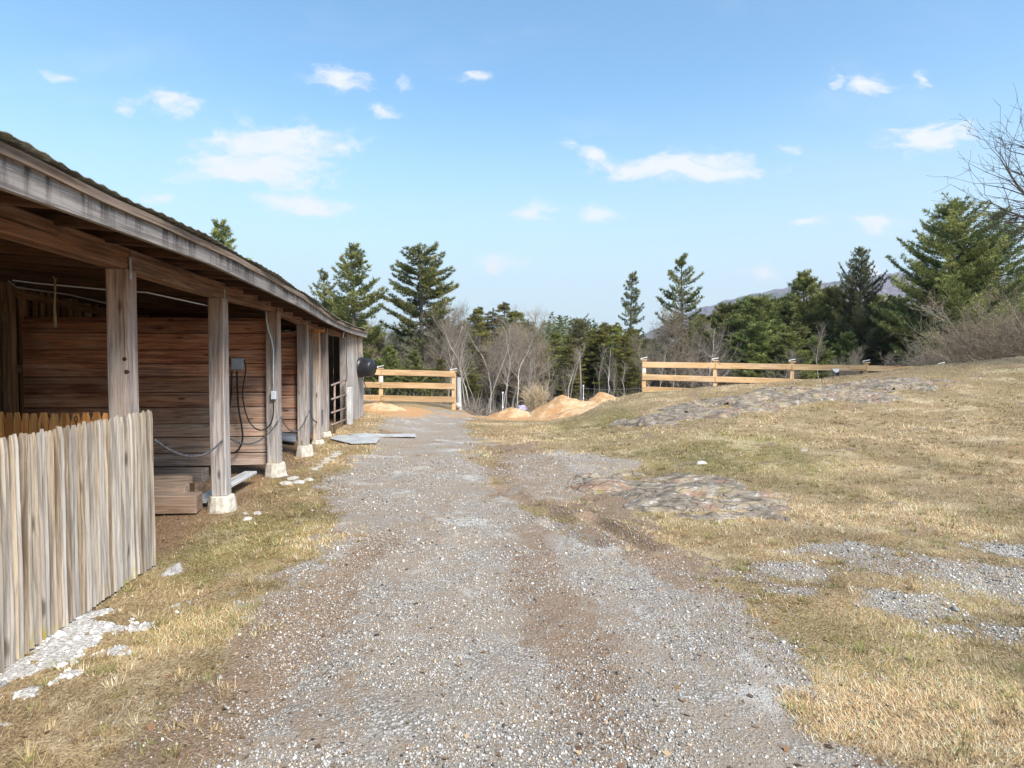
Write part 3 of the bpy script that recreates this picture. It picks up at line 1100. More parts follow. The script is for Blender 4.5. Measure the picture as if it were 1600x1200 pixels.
# posts: (pixel x of the centre of the base, distance, width, material)
POSTS = [(4.58, .150, 'post', .0), (6.48, .155, 'post', .17), (8.48, .165, 'post', .19), (10.15, .16, 'post', .18), (11.1, .13, 'new_post', .07), (11.8, .13, 'post', .10)]
post_objs = []
for i, (d, wd, mt, pier_h) in enumerate(POSTS):
    m = MB()
    gz = float(hdet(face_x(d), d))
    zb = gz + pier_h
    u, n = u_at(d), n_at(d)
    zz = np.linspace(zb, bzb(d), 9)
    P = [sp(d, -wd / 2 + .004 * math.sin(z * 3 + i), z) + u * (wd / 2 + .003 * math.cos(z * 4 + i)) for z in zz]
    hs = (zz - zb)
    m.loft(P, n, -u, wd, wd, tint=[.72, .62, .6, .55, .6, .5][i], wth=list(np.interp(hs, [0, .8, 1.6, 2.2], [.9, .75, .4, .1])), hts=list(hs * 1.0))
    p = m.build('post', M[mt], shed, bevel=.007)
    post_objs.append(p)
    if i == 0 or i == 1:
        for px_, py_ in ((195, 561), (198, 581)) if i == 0 else ():
            k = MB()
            c = at(px_, py_, d + .004)
            c = c - n * .0
            k.tube([c - u * .006, c + u * .03], [.016, .013], 10, tint=.05)
            k.build('knot_hole', M['rafter'], p)
    k = MB()
    k.loft([sp(d, .002, bzb(d) - .07) + u * .055, sp(d, .002, bzb(d) + .09) + u * .055], u, n, .03, .006)
    k.build('metal_strap', M['galv'], p)
    if pier_h:
        k = MB()
        c = sp(d, -wd / 2, 0) + u * wd / 2
        a0, nseg = .35 + i, 10
        P, R = [], []
        for z, r in ((gz - .2, wd * .98), (gz + .02, wd * .95), (zb - .03, wd * .84), (zb + .0, wd * .79)):
            P.append(c + Z * (z - 0) + n * .01)
            R.append(r)
        k.tube(P, R, 12 if i in (1,) else 8, tint=.5)
        k.build('pier', M['concrete'], shed, bevel=.008)


def wall_planks(name, d, v0, v1, zlo, zhi, ph, mat, wlo, seed):
    """horizontal planks across the shed at distance d, from v0 (front) back to v1"""
    r = random.Random(seed)
    m = MB()
    n, u = n_at(d), u_at(d)
    z = zlo
    while z < zhi - .05:
        h = min(ph * r.uniform(.82, 1.18), zhi - z)
        tilt = .010 * r.uniform(-.3, 1)
        P, Wt = [], []
        for k in range(8):
            t = k / 7
            v = v0 + (v1 - v0) * t
            P.append(sp(d, v, z + h / 2 + tilt * (t - .3)) - u * r.uniform(0, .012))
            hz = (z - zlo) / (zhi - zlo)
            Wt.append(max(0, wlo * (1 - hz * 1.5) * (1 - t * 1.1)))
        m.loft(P, Z, u, h - r.uniform(.007, .016), .028, wth=Wt, tint=r.uniform(.25, .8))
        z += h
    bk_ = [sp(d, v0 - .02, (zlo + zhi) / 2) + u * .03, sp(d, v1, (zlo + zhi) / 2) + u * .03]
    m.loft(bk_, Z, u, zhi - zlo - .03, .012, tint=.05)  # dark backing sheet added to stop light showing between the planks
    return m.build(name, mat, shed, bevel=.004)


gz8 = float(hdet(-3.3, 8.4))
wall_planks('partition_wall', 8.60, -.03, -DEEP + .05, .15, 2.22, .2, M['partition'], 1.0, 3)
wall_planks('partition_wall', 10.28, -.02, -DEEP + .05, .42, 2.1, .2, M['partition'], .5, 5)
m = MB()
for d in (8.66,):
    P = [sp(d, -.06, .10), sp(d, -.06, 2.2)]
    m.loft(P, nrm(n_at(d)), u_at(d), .05, .09, tint=.05)
m.build('wall_stud', M['rafter'], shed)

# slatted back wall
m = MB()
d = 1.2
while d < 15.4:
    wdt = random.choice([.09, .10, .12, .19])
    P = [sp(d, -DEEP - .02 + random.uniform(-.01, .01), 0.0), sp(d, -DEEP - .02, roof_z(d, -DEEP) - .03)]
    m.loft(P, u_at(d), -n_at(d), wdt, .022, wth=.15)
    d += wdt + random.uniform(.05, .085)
m.loft([sp(d, -DEEP - .06, 1.2 + .0) for d in (1.2, 6, 12, 15.4)], Z, -NN, 2.9, .012, tint=.0)  # added dark sheet behind the slats, keeps the gaps dark
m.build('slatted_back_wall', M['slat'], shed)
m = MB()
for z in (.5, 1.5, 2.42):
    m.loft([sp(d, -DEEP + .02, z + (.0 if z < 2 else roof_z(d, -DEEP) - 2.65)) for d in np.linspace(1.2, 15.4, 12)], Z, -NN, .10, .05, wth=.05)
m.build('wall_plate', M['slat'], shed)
for dd, v_ in ((7.9, -3.05), (8.1, -3.22)):
    m = MB()
    m.loft([sp(dd, v_, 0), sp(dd, v_, roof_z(dd, v_) - .16)], u_at(dd), n_at(dd), .1, .1, wth=.15)
    m.build('inner_post', M['slat'], shed)

# closed far end: vertical boards
def v_boards(name, d0, d1, v, mat, wd, seed, wob=.0):
    r = random.Random(seed)
    m = MB()
    d = d0
    while d < d1 - .02:
        b = min(wd * r.uniform(.8, 1.2), d1 - d)
        c = d + b / 2
        g0 = float(hdet(face_x(c), c)) + r.uniform(-.02, .03)
        zz = np.linspace(g0, bzb(c) + .1, 8)
        P = [sp(c, v + wob * math.sin((z - g0) / 2.0 * math.pi) + r.uniform(-.004, .004), z) for z in zz]
        m.loft(P, u_at(c), -n_at(c), b - .007, .024, tint=r.uniform(.3, .8), wth=list(np.interp(zz - g0, [0, 1.4, 2.0], [.8, .9, .15])))
        d += b
    return m.build(name, mat, shed)


v_boards('end_wall', 13.75, 15.5, .0, M['end_wall'], .21, 4, .02)
v_boards('recessed_wall', 11.95, 13.75, -.42, M['end_wall'], .2, 8)
m = MB()
for k in range(14):
    v0 = -.24 * k - .12
    g0 = .15
    m.loft([sp(15.5, v0, g0), sp(15.5, v0, roof_z(15.5, v0) - .15)], -n_at(15.3), u_at(15.3), .232, .024, wth=.7)
m.build('gable_wall', M['end_wall'], shed)
m = MB()
g0 = float(hdet(face_x(13.68), 13.68))
m.loft([sp(13.66, -.06, g0), sp(13.66, -.06, bzb(13.66))], n_at(13.6), u_at(13.6), .12, .12, wth=.7)
m.build('corner_post', M['post'], shed)

# pipe gate with a pale upright and a sill board
gate = bpy.data.objects.new('pipe_gate', None)
COL.objects.link(gate)
gate.parent = shed
ga, gb = 11.95, 13.5


def gpos(d, z):
    return sp(d, .0 + .05, z)


gl = float(hdet(face_x(12.0), 12.0))
GYL = [602, 624, 645, 664, 682]
GYR = [593, 616, 637, 655, 673]
for k in range(5):
    m = MB()
    p, q = gpos(ga, 0), gpos(gb, 0)
    m.tube([at(CX + F * p[0] / p[1], GYL[k], p[1]), at(CX + F * q[0] / q[1], GYR[k], q[1])], .02, 8)
    m.build('rail', M['pipe'], gate, smooth=True)
for dd, y0, y1 in ((12.25, 600, 684), (gb - .04, 593, 676)):
    m = MB()
    p = gpos(dd, 0)
    m.tube([at(CX + F * p[0] / p[1], y0, p[1]), at(CX + F * p[0] / p[1], y1, p[1])], .021, 8)
    m.build('upright', M['pipe'], gate, smooth=True)
m = MB()
p = gpos(13.55, 0)
px_ = CX + F * p[0] / p[1]
m.loft([at(px_, 677, p[1]) + n_at(13) * .06, at(px_, 605, p[1]) + n_at(13) * .06], u_at(13.5), n_at(13.5), .16, .10, tint=.95, wth=1.0)
m.build('gate_jamb', M['grey_plank'], shed, bevel=.006)
m = MB()
p, q = gpos(11.96, 0), gpos(13.5, 0)
m.loft([at(CX + F * p[0] / p[1], 689, p[1]) + n_at(12) * .05, at(CX + F * q[0] / q[1], 679.5, q[1]) + n_at(12) * .05], Z, n_at(12.5), .13, .05, tint=.7, wth=.9)
m.build('sill_board', M['grey_plank'], shed, bevel=.005)
m = MB()
p = sp(10.8, .03, 0)
c = at(492, 517, 11.04)
m.loft([c, c + n_at(11) * .16], Z, u_at(11), .05, .06, tint=.9)
m.build('wooden_peg', M['cedar'], shed)

# wiring fixed to the shed: grey conduit, boxes
m = MB()
dC = 8.445
cp = [(416, 486), (416.5, 500), (419, 515), (424, 530), (427, 546), (427, 580), (427, 613)]
m.tube([at(x, y, dC) for x, y in cp], .011, 8)
m.build('conduit', M['pvc'], shed, smooth=True)
m = MB()
m.loft([at(427.5, 624, dC), at(427.5, 611, dC)], n_at(8), u_at(8), .065, .05, tint=.5)
m.build('switch_box', M['pvc'], shed, bevel=.006)
m = MB()
dB = 8.50
m.loft([at(371.5, 577, dB), at(371.5, 560, dB)], n_at(8), u_at(8), .15, .09, tint=.5)
for q in (-.05, 0, .05):
    c = at(371.5, 577, dB) + n_at(8) * q
    m.tube([c, c - Z * .025], .015, 8)
m.build('outlet_box', M['box'], shed, bevel=.008)
m = MB()
P = [sp(d, .018, bzb(d) - .03) for d in (13.1, 13.3)]
m.tube([at(536, 528, 12.9), at(537, 520, 12.9), at(541, 515, 12.9), at(541, 511, 12.9)], .012, 6)
m.build('vent_pipe', M['pvc'], shed)


def chain(name, pts, label, thick=.0035, group='chains strung along the shed posts'):
    """links threaded along a path"""
    pts = [np.asarray(p, float) for p in pts]
    seg = [np.linalg.norm(pts[i + 1] - pts[i]) for i in range(len(pts) - 1)]
    L = sum(seg)
    cum = np.concatenate([[0], np.cumsum(seg)])
    P = np.array(pts)
    f = lambda s: np.array([np.interp(s, cum, P[:, k]) for k in range(3)])
    lk = .036
    n = int(L / (lk * .78))
    m = MB()
    for i in range(n):
        s = (i + .5) * L / n
        c = f(s)
        t = nrm(f(min(s + .02, L)) - f(max(s - .02, 0)))
        r = np.array([0, 0, 1.]) if abs(t[2]) < .9 else np.array([1., 0, 0])
        a = nrm(np.cross(t, r))
        b = np.cross(t, a)
        q = a if i % 2 else b
        ring = []
        for k in range(9):
            an = 2 * math.pi * k / 8
            ring.append(c + t * math.cos(an) * lk / 2 + q * math.sin(an) * lk * .30)
        m.tube(ring, thick, 5, cap=False)
    o = m.build(name, M['chain'], None, origin=pts[0], smooth=True)
    return tag(o, label, 'chain', group)


def swag(p, q, drop, n=16):
    p, q = np.asarray(p, float), np.asarray(q, float)
    out = []
    for i in range(n):
        t = i / (n - 1)
        out.append(p + (q - p) * t - Z * drop * 4 * t * (1 - t))
    return out


hk2 = sp(6.48, .012, 0) + u_at(6) * .14
hk2 = at(353, 681, hk2[1])
hk3 = at(438.5, 651, 8.6)
chain('chain', swag(at(243, 688, 4.62), hk2, .17), 'long dark chain swag from the picket fence to the tall leaning post', .0042)
chain('chain', swag(hk2, hk3, .21), 'dark chain swag crossing in front of the plank wall below the outlet box')
hk4 = at(483, 640, 10.3)
chain('chain', swag(hk3, hk4, .29), 'thin chain swag left of the post with the white conduit\'s neighbour') ['label'] = 'thin chain swag before the second plank wall, right of the conduit post'
hk6 = at(504, 640, 11.75)
chain('chain', swag(hk4, hk6, .22), 'small chain swag in front of the orange brown post')
chain('chain', [hk3, hk3 - Z * .3, hk3 - Z * .75], 'chain tail hanging straight down the conduit post to its pier')
chain('chain', [hk6, hk6 - Z * .28], 'short chain tail hanging from the last open post beside the pipe gate')


def cord(pts, Yd, label, r=.011):
    P = [at(x, y, d) for (x, y), d in zip(pts, np.broadcast_to(Yd, len(pts)))]
    # smooth the path
    Q = []
    for i in range(len(P) - 1):
        p0, p1, p2, p3 = P[max(i - 1, 0)], P[i], P[i + 1], P[min(i + 2, len(P) - 1)]
        for t in np.linspace(0, 1, 6, endpoint=False):
            Q.append(.5 * ((2 * p1) + (-p0 + p2) * t + (2 * p0 - 5 * p1 + 4 * p2 - p3) * t ** 2 + (-p0 + 3 * p1 - 3 * p2 + p3) * t ** 3))
    Q.append(P[-1])
    m = MB()
    m.tube(Q, r, 7)
    o = m.build('power_cord', M['cord'], None, origin=P[0], smooth=True)
    return tag(o, label, 'cord')


cord([(370, 580), (371, 610), (373, 640), (377, 662), (379, 685), (373, 702), (363, 708), (355, 702), (354, 680), (357, 650), (361, 615), (362, 580)], 8.40, 'black cord hanging in a long narrow loop below the grey outlet box', .012)
cord([(427, 626), (427, 645), (423, 662), (413, 671), (402, 671), (391, 661), (383, 642), (379, 615), (382, 592), (384, 575), (381, 562)], [8.38] * 3 + [8.36] * 8, 'black cord drooping from the conduit switch box across to the outlet box', .009)

# bucket hung sideways on the end wall
bk = thing('rubber_bucket', 'black rubber bucket hung sideways on the far end wall of the shed', 'bucket', at(574, 573, 14.9))
ax = n_at(15)
ax = nrm(ax * .93 - u_at(15) * .32 - Z * .06)
cB = at(563.5, 574, 14.9)
m = MB()
P, R = [], []
for t, r in ((0, .245), (.02, .25), (.05, .247), (.055, .23), (.1, .228), (.26, .212), (.31, .2), (.335, .18), (.337, .02)):
    P.append(cB + ax * t)
    R.append(r)
m.tube(P, R, 28)
ob = m.build('bucket_body', M['black_rubber'], bk, smooth=True)
q = cB + Z * .25
for s_ in (-1, 1):
    m = MB()
    b_ = q + u_at(15) * .06 * s_ + ax * .02
    m.loft([b_, b_ + Z * .06 - ax * .01, b_ + Z * .11 - ax * .05], u_at(15), ax, .03, .012, tint=.8)
    m.build('hanging_strap', M['rope'], bk)
m = MB()
P0 = at(566, 589, 14.85)
m.loft([P0, at(571, 603, 14.85), at(577, 617, 14.85)], u_at(15), n_at(15), .05, .012, tint=.1)
m.build('bucket_handle', M['black_rubber'], bk)

# rope and wires under the roof
m = MB()
P = [at(83, 432, 5.4), at(86, 437, 5.4), at(86, 460, 5.4), at(85, 480, 5.4), at(86, 497, 5.4), at(86, 511, 5.4)]
m.tube(P, [.006, .008, .008, .009, .013, .012], 6)
m.tube([at(89, 435, 5.4), P[1]], .005, 5)
tag(m.build('frayed_rope', M['rope'], None, origin=P[0]), 'frayed brown rope end dangling from the dark shed roof', 'rope')
m = MB()
P = [at(13, 439, 7.5), at(26, 449, 7.5), at(70, 455, 7.7), at(110, 461, 7.9), at(168, 474, 8.0)]
m.tube(P, .009, 6, tint=.9)
tag(m.build('cable', M['pale_board'], None, origin=P[0]), 'pale cable stapled along the wall plate inside the shed', 'cable')
m = MB()
P = [at(x, y, 6.0) for x, y in ((20, 438), (60, 443), (106, 447), (170, 453), (230, 457))] + [sp(6.55, -.17, 2.19)]
m.tube(P, .007, 6, tint=.9)
tag(m.build('cable', M['pvc'], None, origin=P[0]), 'thin grey cable slung straight across under the dark rafters', 'cable')

# ------------------------------------------------------------------ stockade fence beside the camera
def picket_fence(name, p0, p1, pitch, wd, z0, z1, mat, label, style, seed, tilt=.005):
    r = random.Random(seed)
    p0, p1 = np.asarray(p0, float), np.asarray(p1, float)
    A = nrm(p1 - p0)
    N = np.array([A[1], -A[0], 0])
    L = np.linalg.norm(p1 - p0)
    t = thing(name, label, 'fence', (p0 + p1) / 2 * np.array([1, 1, 0]))
    m = MB()
    s = 0
    while s < L:
        b = wd * r.uniform(.78, 1.2)
        c = p0 + A * (s + b / 2)
        gz = float(hdet(c[0], c[1]))
        zz0, zz1 = gz + z0 + r.uniform(-.01, .015), z1(c) + r.uniform(-.012, .008)
        ln = r.gauss(0, tilt)
        nb = 9
        zs = list(np.linspace(zz0, zz1 - .075, nb)) + [zz1 - .03, zz1]
        wb = r.uniform(0, 6)
        if style == 'round':
            # split rough picket: five-sided, rounded front, shaved tip
            prof = [(-.5, -.35), (-.36, .25), (0, .5), (.36, .25), (.5, -.35)]
            base = len(m.v)
            off = np.array([r.uniform(0, 60) for _ in range(3)])
            tint = r.uniform(.25, .85)
            wv = r.uniform(-.3, .85)
            for i, z in enumerate(zs):
                k = 1. if i < nb else (.78 if i == nb else .42)
                k *= 1 + .05 * math.sin(z * 9 + wb)
                for a, q in prof:
                    P = c + A * (a * b * k + ln * (z - zz0) + 0.0015 * math.sin(z * 4 + wb)) + N * (q * .032 * k + .002 * math.sin(z * 6 + wb)) + Z * (z - c[2])
                    m.v.append(P)
                    m.g.append((z + off[0], a * b + off[1], q * .03 + off[2]))
                    m.t.append(tint)
                    m.w.append(float(np.clip(wv + .25 * (1 - (z - zz0)), 0, 1)))
                    m.h.append((z - zz0) * (1 if r.random() < 1 else 1))
            n5 = len(prof)
            for i in range(len(zs) - 1):
                for j in range(n5):
                    j2 = (j + 1) % n5
                    m.f.append((base + i * n5 + j, base + i * n5 + j2, base + (i + 1) * n5 + j2, base + (i + 1) * n5 + j))
            e = base + (len(zs) - 1) * n5
            m.f.append(tuple(e + j for j in range(n5)))
        else:
            P = [c + Z * (z - c[2]) + A * ln * (z - zz0) for z in (zz0, zz1 - .085, zz1 - .012, zz1)]
            m.loft(P, A, N, [b, b, b * .52, b * .45], .018, tint=r.uniform(.2, .9), wth=r.uniform(-.45, .05), hts=[.5] * 4)
        s += b + (pitch - wd) * r.uniform(.4, 1.6)
    m.build('picket_panel', mat, t)
    for zr in (.3, .95):
        m = MB()
        q0, q1 = p0 - N * .035, p1 - N * .035
        m.loft([q0 + Z * (zr - q0[2]), q1 + Z * (zr - q1[2])], Z, N, .07, .035, wth=.5)
        m.build('rail', M['old_timber'], t)
    for c in (p0 - N * .06, p1 - N * .065 - A * .03):
        m = MB()
        m.loft([c + Z * (-.1 - c[2]), c + Z * (1.19 - c[2])], A, N, .07, .07, wth=.6, hts=[.5] * 2)
        m.build('fence_post', mat, t)
    return t


pa, pb = gp(-330, 1270), gp(241, 886)
pa = pb + (gp(0, 1050) - pb) * 2.0
TOPZ = (at(241, 641, pb[1])[2], at(0, 686, gp(0, 1050)[1])[2])
qa, qb = gp(0, 1050)[1], pb[1]
picket_fence('stockade_fence', pa, pb, .0345, .0318, .012, lambda c: float(np.interp(c[1], [qa, qb], [TOPZ[1], TOPZ[0]])), M['picket'],
             'weathered grey stockade fence of rough narrow pickets beside the drive', 'round', 12)
ya = 4.72
oa, ob_ = at(-60, 640, ya), at(176, 640, ya - .12)
oz = at(80, 642.5, ya)[2]
picket_fence('picket_gate', (oa[0], oa[1], 0), (ob_[0], ob_[1], 0), .077, .071, .03, lambda c: oz, M['cedar'],
             'orange cedar picket fence with pointed tops behind the grey stockade fence', 'ear', 5, .002)
m = MB()
c = at(119, 655, 4.62)
ring = [c + np.array([math.cos(a) * .012, 0, math.sin(a) * .02]) for a in np.linspace(0, 6.4, 12)]
m.tube(ring, .004, 6)
m.tube([c - Z * .02, c - Z * .09], .005, 6)
tag(m.build('gate_hook', M['cord'], None, origin=c), 'small black hook hanging on the orange pickets', 'hook')

# ------------------------------------------------------------------ timbers, plank, stones by the posts
def timber(name, p, q, hgt, dep, mat, label, cat, tint=.5, wth=.4, group=None):
    m = MB()
    p, q = np.asarray(p, float), np.asarray(q, float)
    A = nrm(q - p)
    n = np.cross(Z, A)
    P = [p + (q - p) * t for t in (0, .33, .66, 1)]
    m.loft([x + Z * hgt / 2 for x in P], Z, n, [hgt, hgt * 1.01, hgt * .99, hgt], dep, tint=tint, wth=wth)
    o = m.build(name, mat, None, origin=p, bevel=.008)
    return tag(o, label, cat, group)


def on(px, py, dz=0.):
    p = gp(px, py, hdet)
    p[2] += dz
    return p


p, q = at(222, 800, 6.35), at(312, 799, 6.45)
timber('timber_block', p, q, .19, .22, M['old_timber'], 'thickest brown timber block lying at the bottom of the stack by the fence', 'timber', .45, .35, 'timbers stacked inside the shed')
p, q = at(222, 772, 6.5), at(293, 770.5, 6.58)
timber('timber_block', p, q, .09, .16, M['old_timber'], 'pale narrow timber lying on the back of the thickest block', 'timber', .85, .3, 'timbers stacked inside the shed')
p, q = at(218, 760, 6.66), at(299, 757, 6.98)
timber('timber_block', p, q, .11, .16, M['old_timber'], 'pinkish timber topmost of the stack beside the picket fence', 'timber', .75, .25, 'timbers stacked inside the shed')
p, q = at(293, 772, 7.0), at(313, 771, 6.85)
timber('timber_block', p, q, .13, .12, M['old_timber'], 'short squarish offcut at the right end of the timber stack', 'timber', .7, .2, 'timbers stacked inside the shed')
p, q = at(225, 752, 7.45), at(322, 752, 7.6)
timber('timber_block', p, q, .15, .3, M['old_timber'], 'dark ragged topped baulk lying behind the stack against the plank wall', 'timber', .3, .5, 'timbers stacked inside the shed')
m = MB()
p, q = at(311, 784, 6.62), at(392, 738, 7.95)
m.loft([p, p + (q - p) * .5 + Z * .01, q], nrm(np.cross(q - p, Z)), nrm(np.cross(np.cross(q - p, Z), q - p)), .16, .035, tint=.75, wth=.95)
tag(m.build('loose_plank', M['grey_plank'], None, origin=p, bevel=.004), 'loose grey plank lying slanted behind the nearest concrete pier', 'plank')

IC = None


def ico():
    global IC
    if IC is None:
        import bmesh
        bm = bmesh.new()
        bmesh.ops.create_icosphere(bm, subdivisions=3, radius=1)
        bm.verts.ensure_lookup_table()
        IC = (np.array([v.co[:] for v in bm.verts]), [tuple(v.index for v in f.verts) for f in bm.faces])
        bm.free()
    return IC


def rock(name, p, size, mat, label, seed, flat=.5, group=None, cat='stone'):
    V, Fc = ico()
    r = np.random.default_rng(seed)
    d = np.ones(len(V))
    for k in range(9):
        a = nrm(r.normal(0, 1, 3))
        d = np.minimum(d, r.uniform(.62, .95) / np.maximum(V @ a, .05))
    n = fbm(V[:, 0] * 2 + V[:, 2] * 1.3 + seed, V[:, 1] * 2 - V[:, 2] + seed, seed, 3)
    d = d * (.88 + .24 * n)
    P = V * d[:, None] * np.array(size) * np.array([1, 1, flat])
    m = MB()
    m.raw(P, Fc)
    o = m.build(name, mat, None, smooth=False)
    o.location = tuple(float(v) for v in p)
    o.rotation_euler = (0, 0, r.uniform(0, 6))
    return tag(o, label, cat, group)


STONES = [((402, 803), .05, 'stone', 'grey pointed stone on the grass right of the nearest pier'), ((385, 812), .05, 'white_stone', 'thin pale stone chip nearest the drive below the nearest pier'), ((383, 803), .035, 'stone', 'smallest brownish stone between the chip and the grey pointed stone'),
          ((436, 745), .10, 'white_stone', 'broad pale stone at the foot of the conduit post pier'), ((458, 748), .08, 'white_stone', 'rounded cream stone right of the conduit post pier'), ((482, 751), .07, 'white_stone', 'cream stone standing alone nearest the gravel by the conduit post'),
          ((446, 757), .08, 'stone', 'speckled grey stone in front of the cream stones'), ((466, 755), .08, 'stone', 'flat dark streaked stone beside the lone cream stone'), ((428, 741), .06, 'stone', 'brown stone touching the left side of the conduit post pier')]
for k, (px, s_, mt, lb) in enumerate(STONES):
    p = on(*px)
    rock('stone', p, (s_ * 1.3, s_, s_), M[mt], lb, 20 + k, .55)
for k in range(9):
    t = k / 8
    p = on(492 + 38 * t + 4 * math.sin(k * 2.2), 733 - 27 * t)
    rock('edging_stone', p, (.13, .06, .04), M['white_stone' if k % 3 else 'stone'], 'flat pale stone in the broken row edging the gravel beyond the conduit post', 50 + k, .4, 'flat stones in a row along the gravel edge')
rock('slab_stone', on(272, 890), (.20, .075, .035), M['slab'], 'flat grey slab lying at the foot of the stockade fence corner', 70, .5)
rock('white_stone', on(1096, 724), (.13, .08, .07), M['white_stone'], 'large white stone alone on the green slope', 71, .6)
rock('small_stone', on(1256, 704), (.07, .04, .03), M['white_stone'], 'small pale stone on the slope right of the large white stone', 72, .6)

# flat sheets lying by the gate
def sheet(name, pts, mat, label, cat, th=.02, lift=.015):
    m = MB()
    P = [on(*p) for p in pts]
    zmax = [p[2] + lift for p in P]
    V = [np.array([p[0], p[1], z]) for p, z in zip(P, zmax)] + [np.array([p[0], p[1], z + th]) for p, z in zip(P, zmax)]
    n = len(P)
    Fc = [tuple(range(n, 2 * n)), tuple(reversed(range(n)))] + [(i, (i + 1) % n, n + (i + 1) % n, n + i) for i in range(n)]
    m.raw(V, Fc)
    return tag(m.build(name, mat, None, origin=V[0]), label, cat)


sheet('rubber_mat', [(514, 688), (548, 696), (588, 695), (594, 687), (560, 684), (530, 683)], M['pale_board'], 'pale worn mat lying flat in front of the pipe gate', 'mat', .012, .03)
sheet('loose_board', [(545, 682), (560, 685), (650, 685), (649, 681), (600, 682), (570, 680.5)], M['pale_board'], 'long whitish board lying flat beyond the mat by the gate', 'board', .02, .03)
sheet('rubber_mat', [(438, 694), (462, 697), (463, 684), (440, 682)], M['mat'], 'blue grey rubber mat on the ground inside the shed', 'mat', .02, .06)

# ------------------------------------------------------------------ post and rail fences
def rail_fence(label, px_posts, Yf, tops, px_ends, rail_rows, plates=(), gnd=None):
    """rail_rows: for each rail (y at px_ends[0], y at px_ends[1]) in the middle of the board"""
    c = at(sum(px_ends) / 2, 600, Yf)
    t = thing('rail_fence', label, 'fence', (c[0], c[1], float(hdet(c[0], c[1]))))
    x0, x1 = px_ends
    yrow = lambda r, x: r[0] + (r[1] - r[0]) * (x - x0) / (x1 - x0)
    xs = [x0] + [x for x in px_posts if x0 + 4 < x < x1 - 4] + [x1]
    for r in rail_rows:
        for a, b in zip(xs[:-1], xs[1:]):
            m = MB()
            p, q = at(a + .35, yrow(r, a) + random.uniform(-.25, .25), Yf - .065), at(b - .35, yrow(r, b) + random.uniform(-.25, .25), Yf - .065)
            m.loft([p, (p + q) / 2 + Z * random.uniform(-.008, .008), q], Z, np.array([0, 1., 0]), .185, .038, tint=random.uniform(.3, .9), wth=.05)
            m.build('rail', M['rail'], t, bevel=.004)
    for px, ty in zip(px_posts, tops):
        top = at(px, ty, Yf)
        gz = float(hdet(top[0], top[1])) - .15
        m = MB()
        m.loft([np.array([top[0], Yf, gz]), top], np.array([1., 0, 0]), np.array([0, 1., 0]), .13, .09, tint=.8, wth=.15, hts=[.5, .5])
        po = m.build('fence_post', M['rail'], t, bevel=.004)
        m = MB()
        m.loft([top + Z * .0, top + Z * .028], np.array([1., 0, 0]), np.array([0, 1., 0]), .19, .17, tint=.9, wth=.3)
        m.build('post_cap', M['rail'], po)
        m = MB()
        m.tube([top + np.array([-.10, -.03, .03]), top + np.array([-.10, -.03, .075])], .016, 6)
        m.tube([top + np.array([-.10, -.03, .06]), top + np.array([.11, -.03, .10])], .012, 6)
        m.build('insulator', M['white_plastic'], po)
    for px, y0, y1 in plates:
        m = MB()
        p, q = at(px, y1, Yf - .05), at(px, y0, Yf - .05)
        m.loft([p, q], np.array([1., 0, 0]), np.array([0, 1., 0]), .10, .012)
        m.build('number_plate', M['white_plastic'], t)
    return t


rail_fence('tan three rail wooden fence behind the far end of the shed', [480, 595, 709], 20.2, [572, 576, 580.5], (465, 711),
           [(578.5, 584.5), (599, 604), (619, 624.5)], [(596, 588, 597)])
rail_fence('long tan wooden rail fence sinking behind the grassy crest', [1006, 1117, 1237, 1353, 1470], 20.2, [563, 564, 566, 567, 571], (1003, 1480),
           [(569.5, 577.5), (589, 604), (608, 628)], [(1006.5, 574, 582)])
# weathered pole and round stone at the opening
m = MB()
p = at(717.5, 632, 20.6)
m.tube([np.array([p[0], p[1], float(hdet(p[0], p[1])) - .1]), at(717, 612, 20.6), at(716.5, 590, 20.6)], [.085, .08, .075], 8, tint=.8, wth=.9)
tag(m.build('wooden_pole', M['grey_plank'], None, origin=p), 'short grey weathered pole standing right of the near rail fence end', 'pole')
rock('round_stone', at(715.5, 634, 20.3), (.13, .13, .13), M['stone'], 'round brown stone at the foot of the grey pole', 81, .95)
# thin white electric fence posts and their wire
EP = []
for px, y0, y1, Yp, lb in ((785.5, 614, 650, 21.5, 'thin white fence stake left of the sawdust hollow'), (911.5, 603, 634, 24.0, 'thin white fence stake behind the tall sawdust pile')):
    t = thing('fence_stake', lb, 'stake', at(px, y1, Yp))
    m = MB()
    a, b = at(px, y1 + 3, Yp), at(px, y0, Yp)
    m.tube([a, b], .015, 6)
    m.build('stake', M['white_plastic'], t)
    m = MB()
    m.tube([b - Z * .02, b + Z * .04], .03, 8)
    m.build('insulator', M['white_plastic'], t)
    m = MB()
    c = a + (b - a) * .4
    m.tube([c, c + Z * .05], .028, 8)
    m.build('insulator', M['white_plastic'], t)
    EP.append(b)
a, b = EP[1] - Z * .1, at(1003, 607, 20.2)
m = MB()
m.tube([a, (a + b) / 2 - Z * .05, b], .0035, 5)
tag(m.build('fence_wire', M['pvc'], None, origin=a), 'thin wire running from the white stake to the right fence corner post', 'wire')

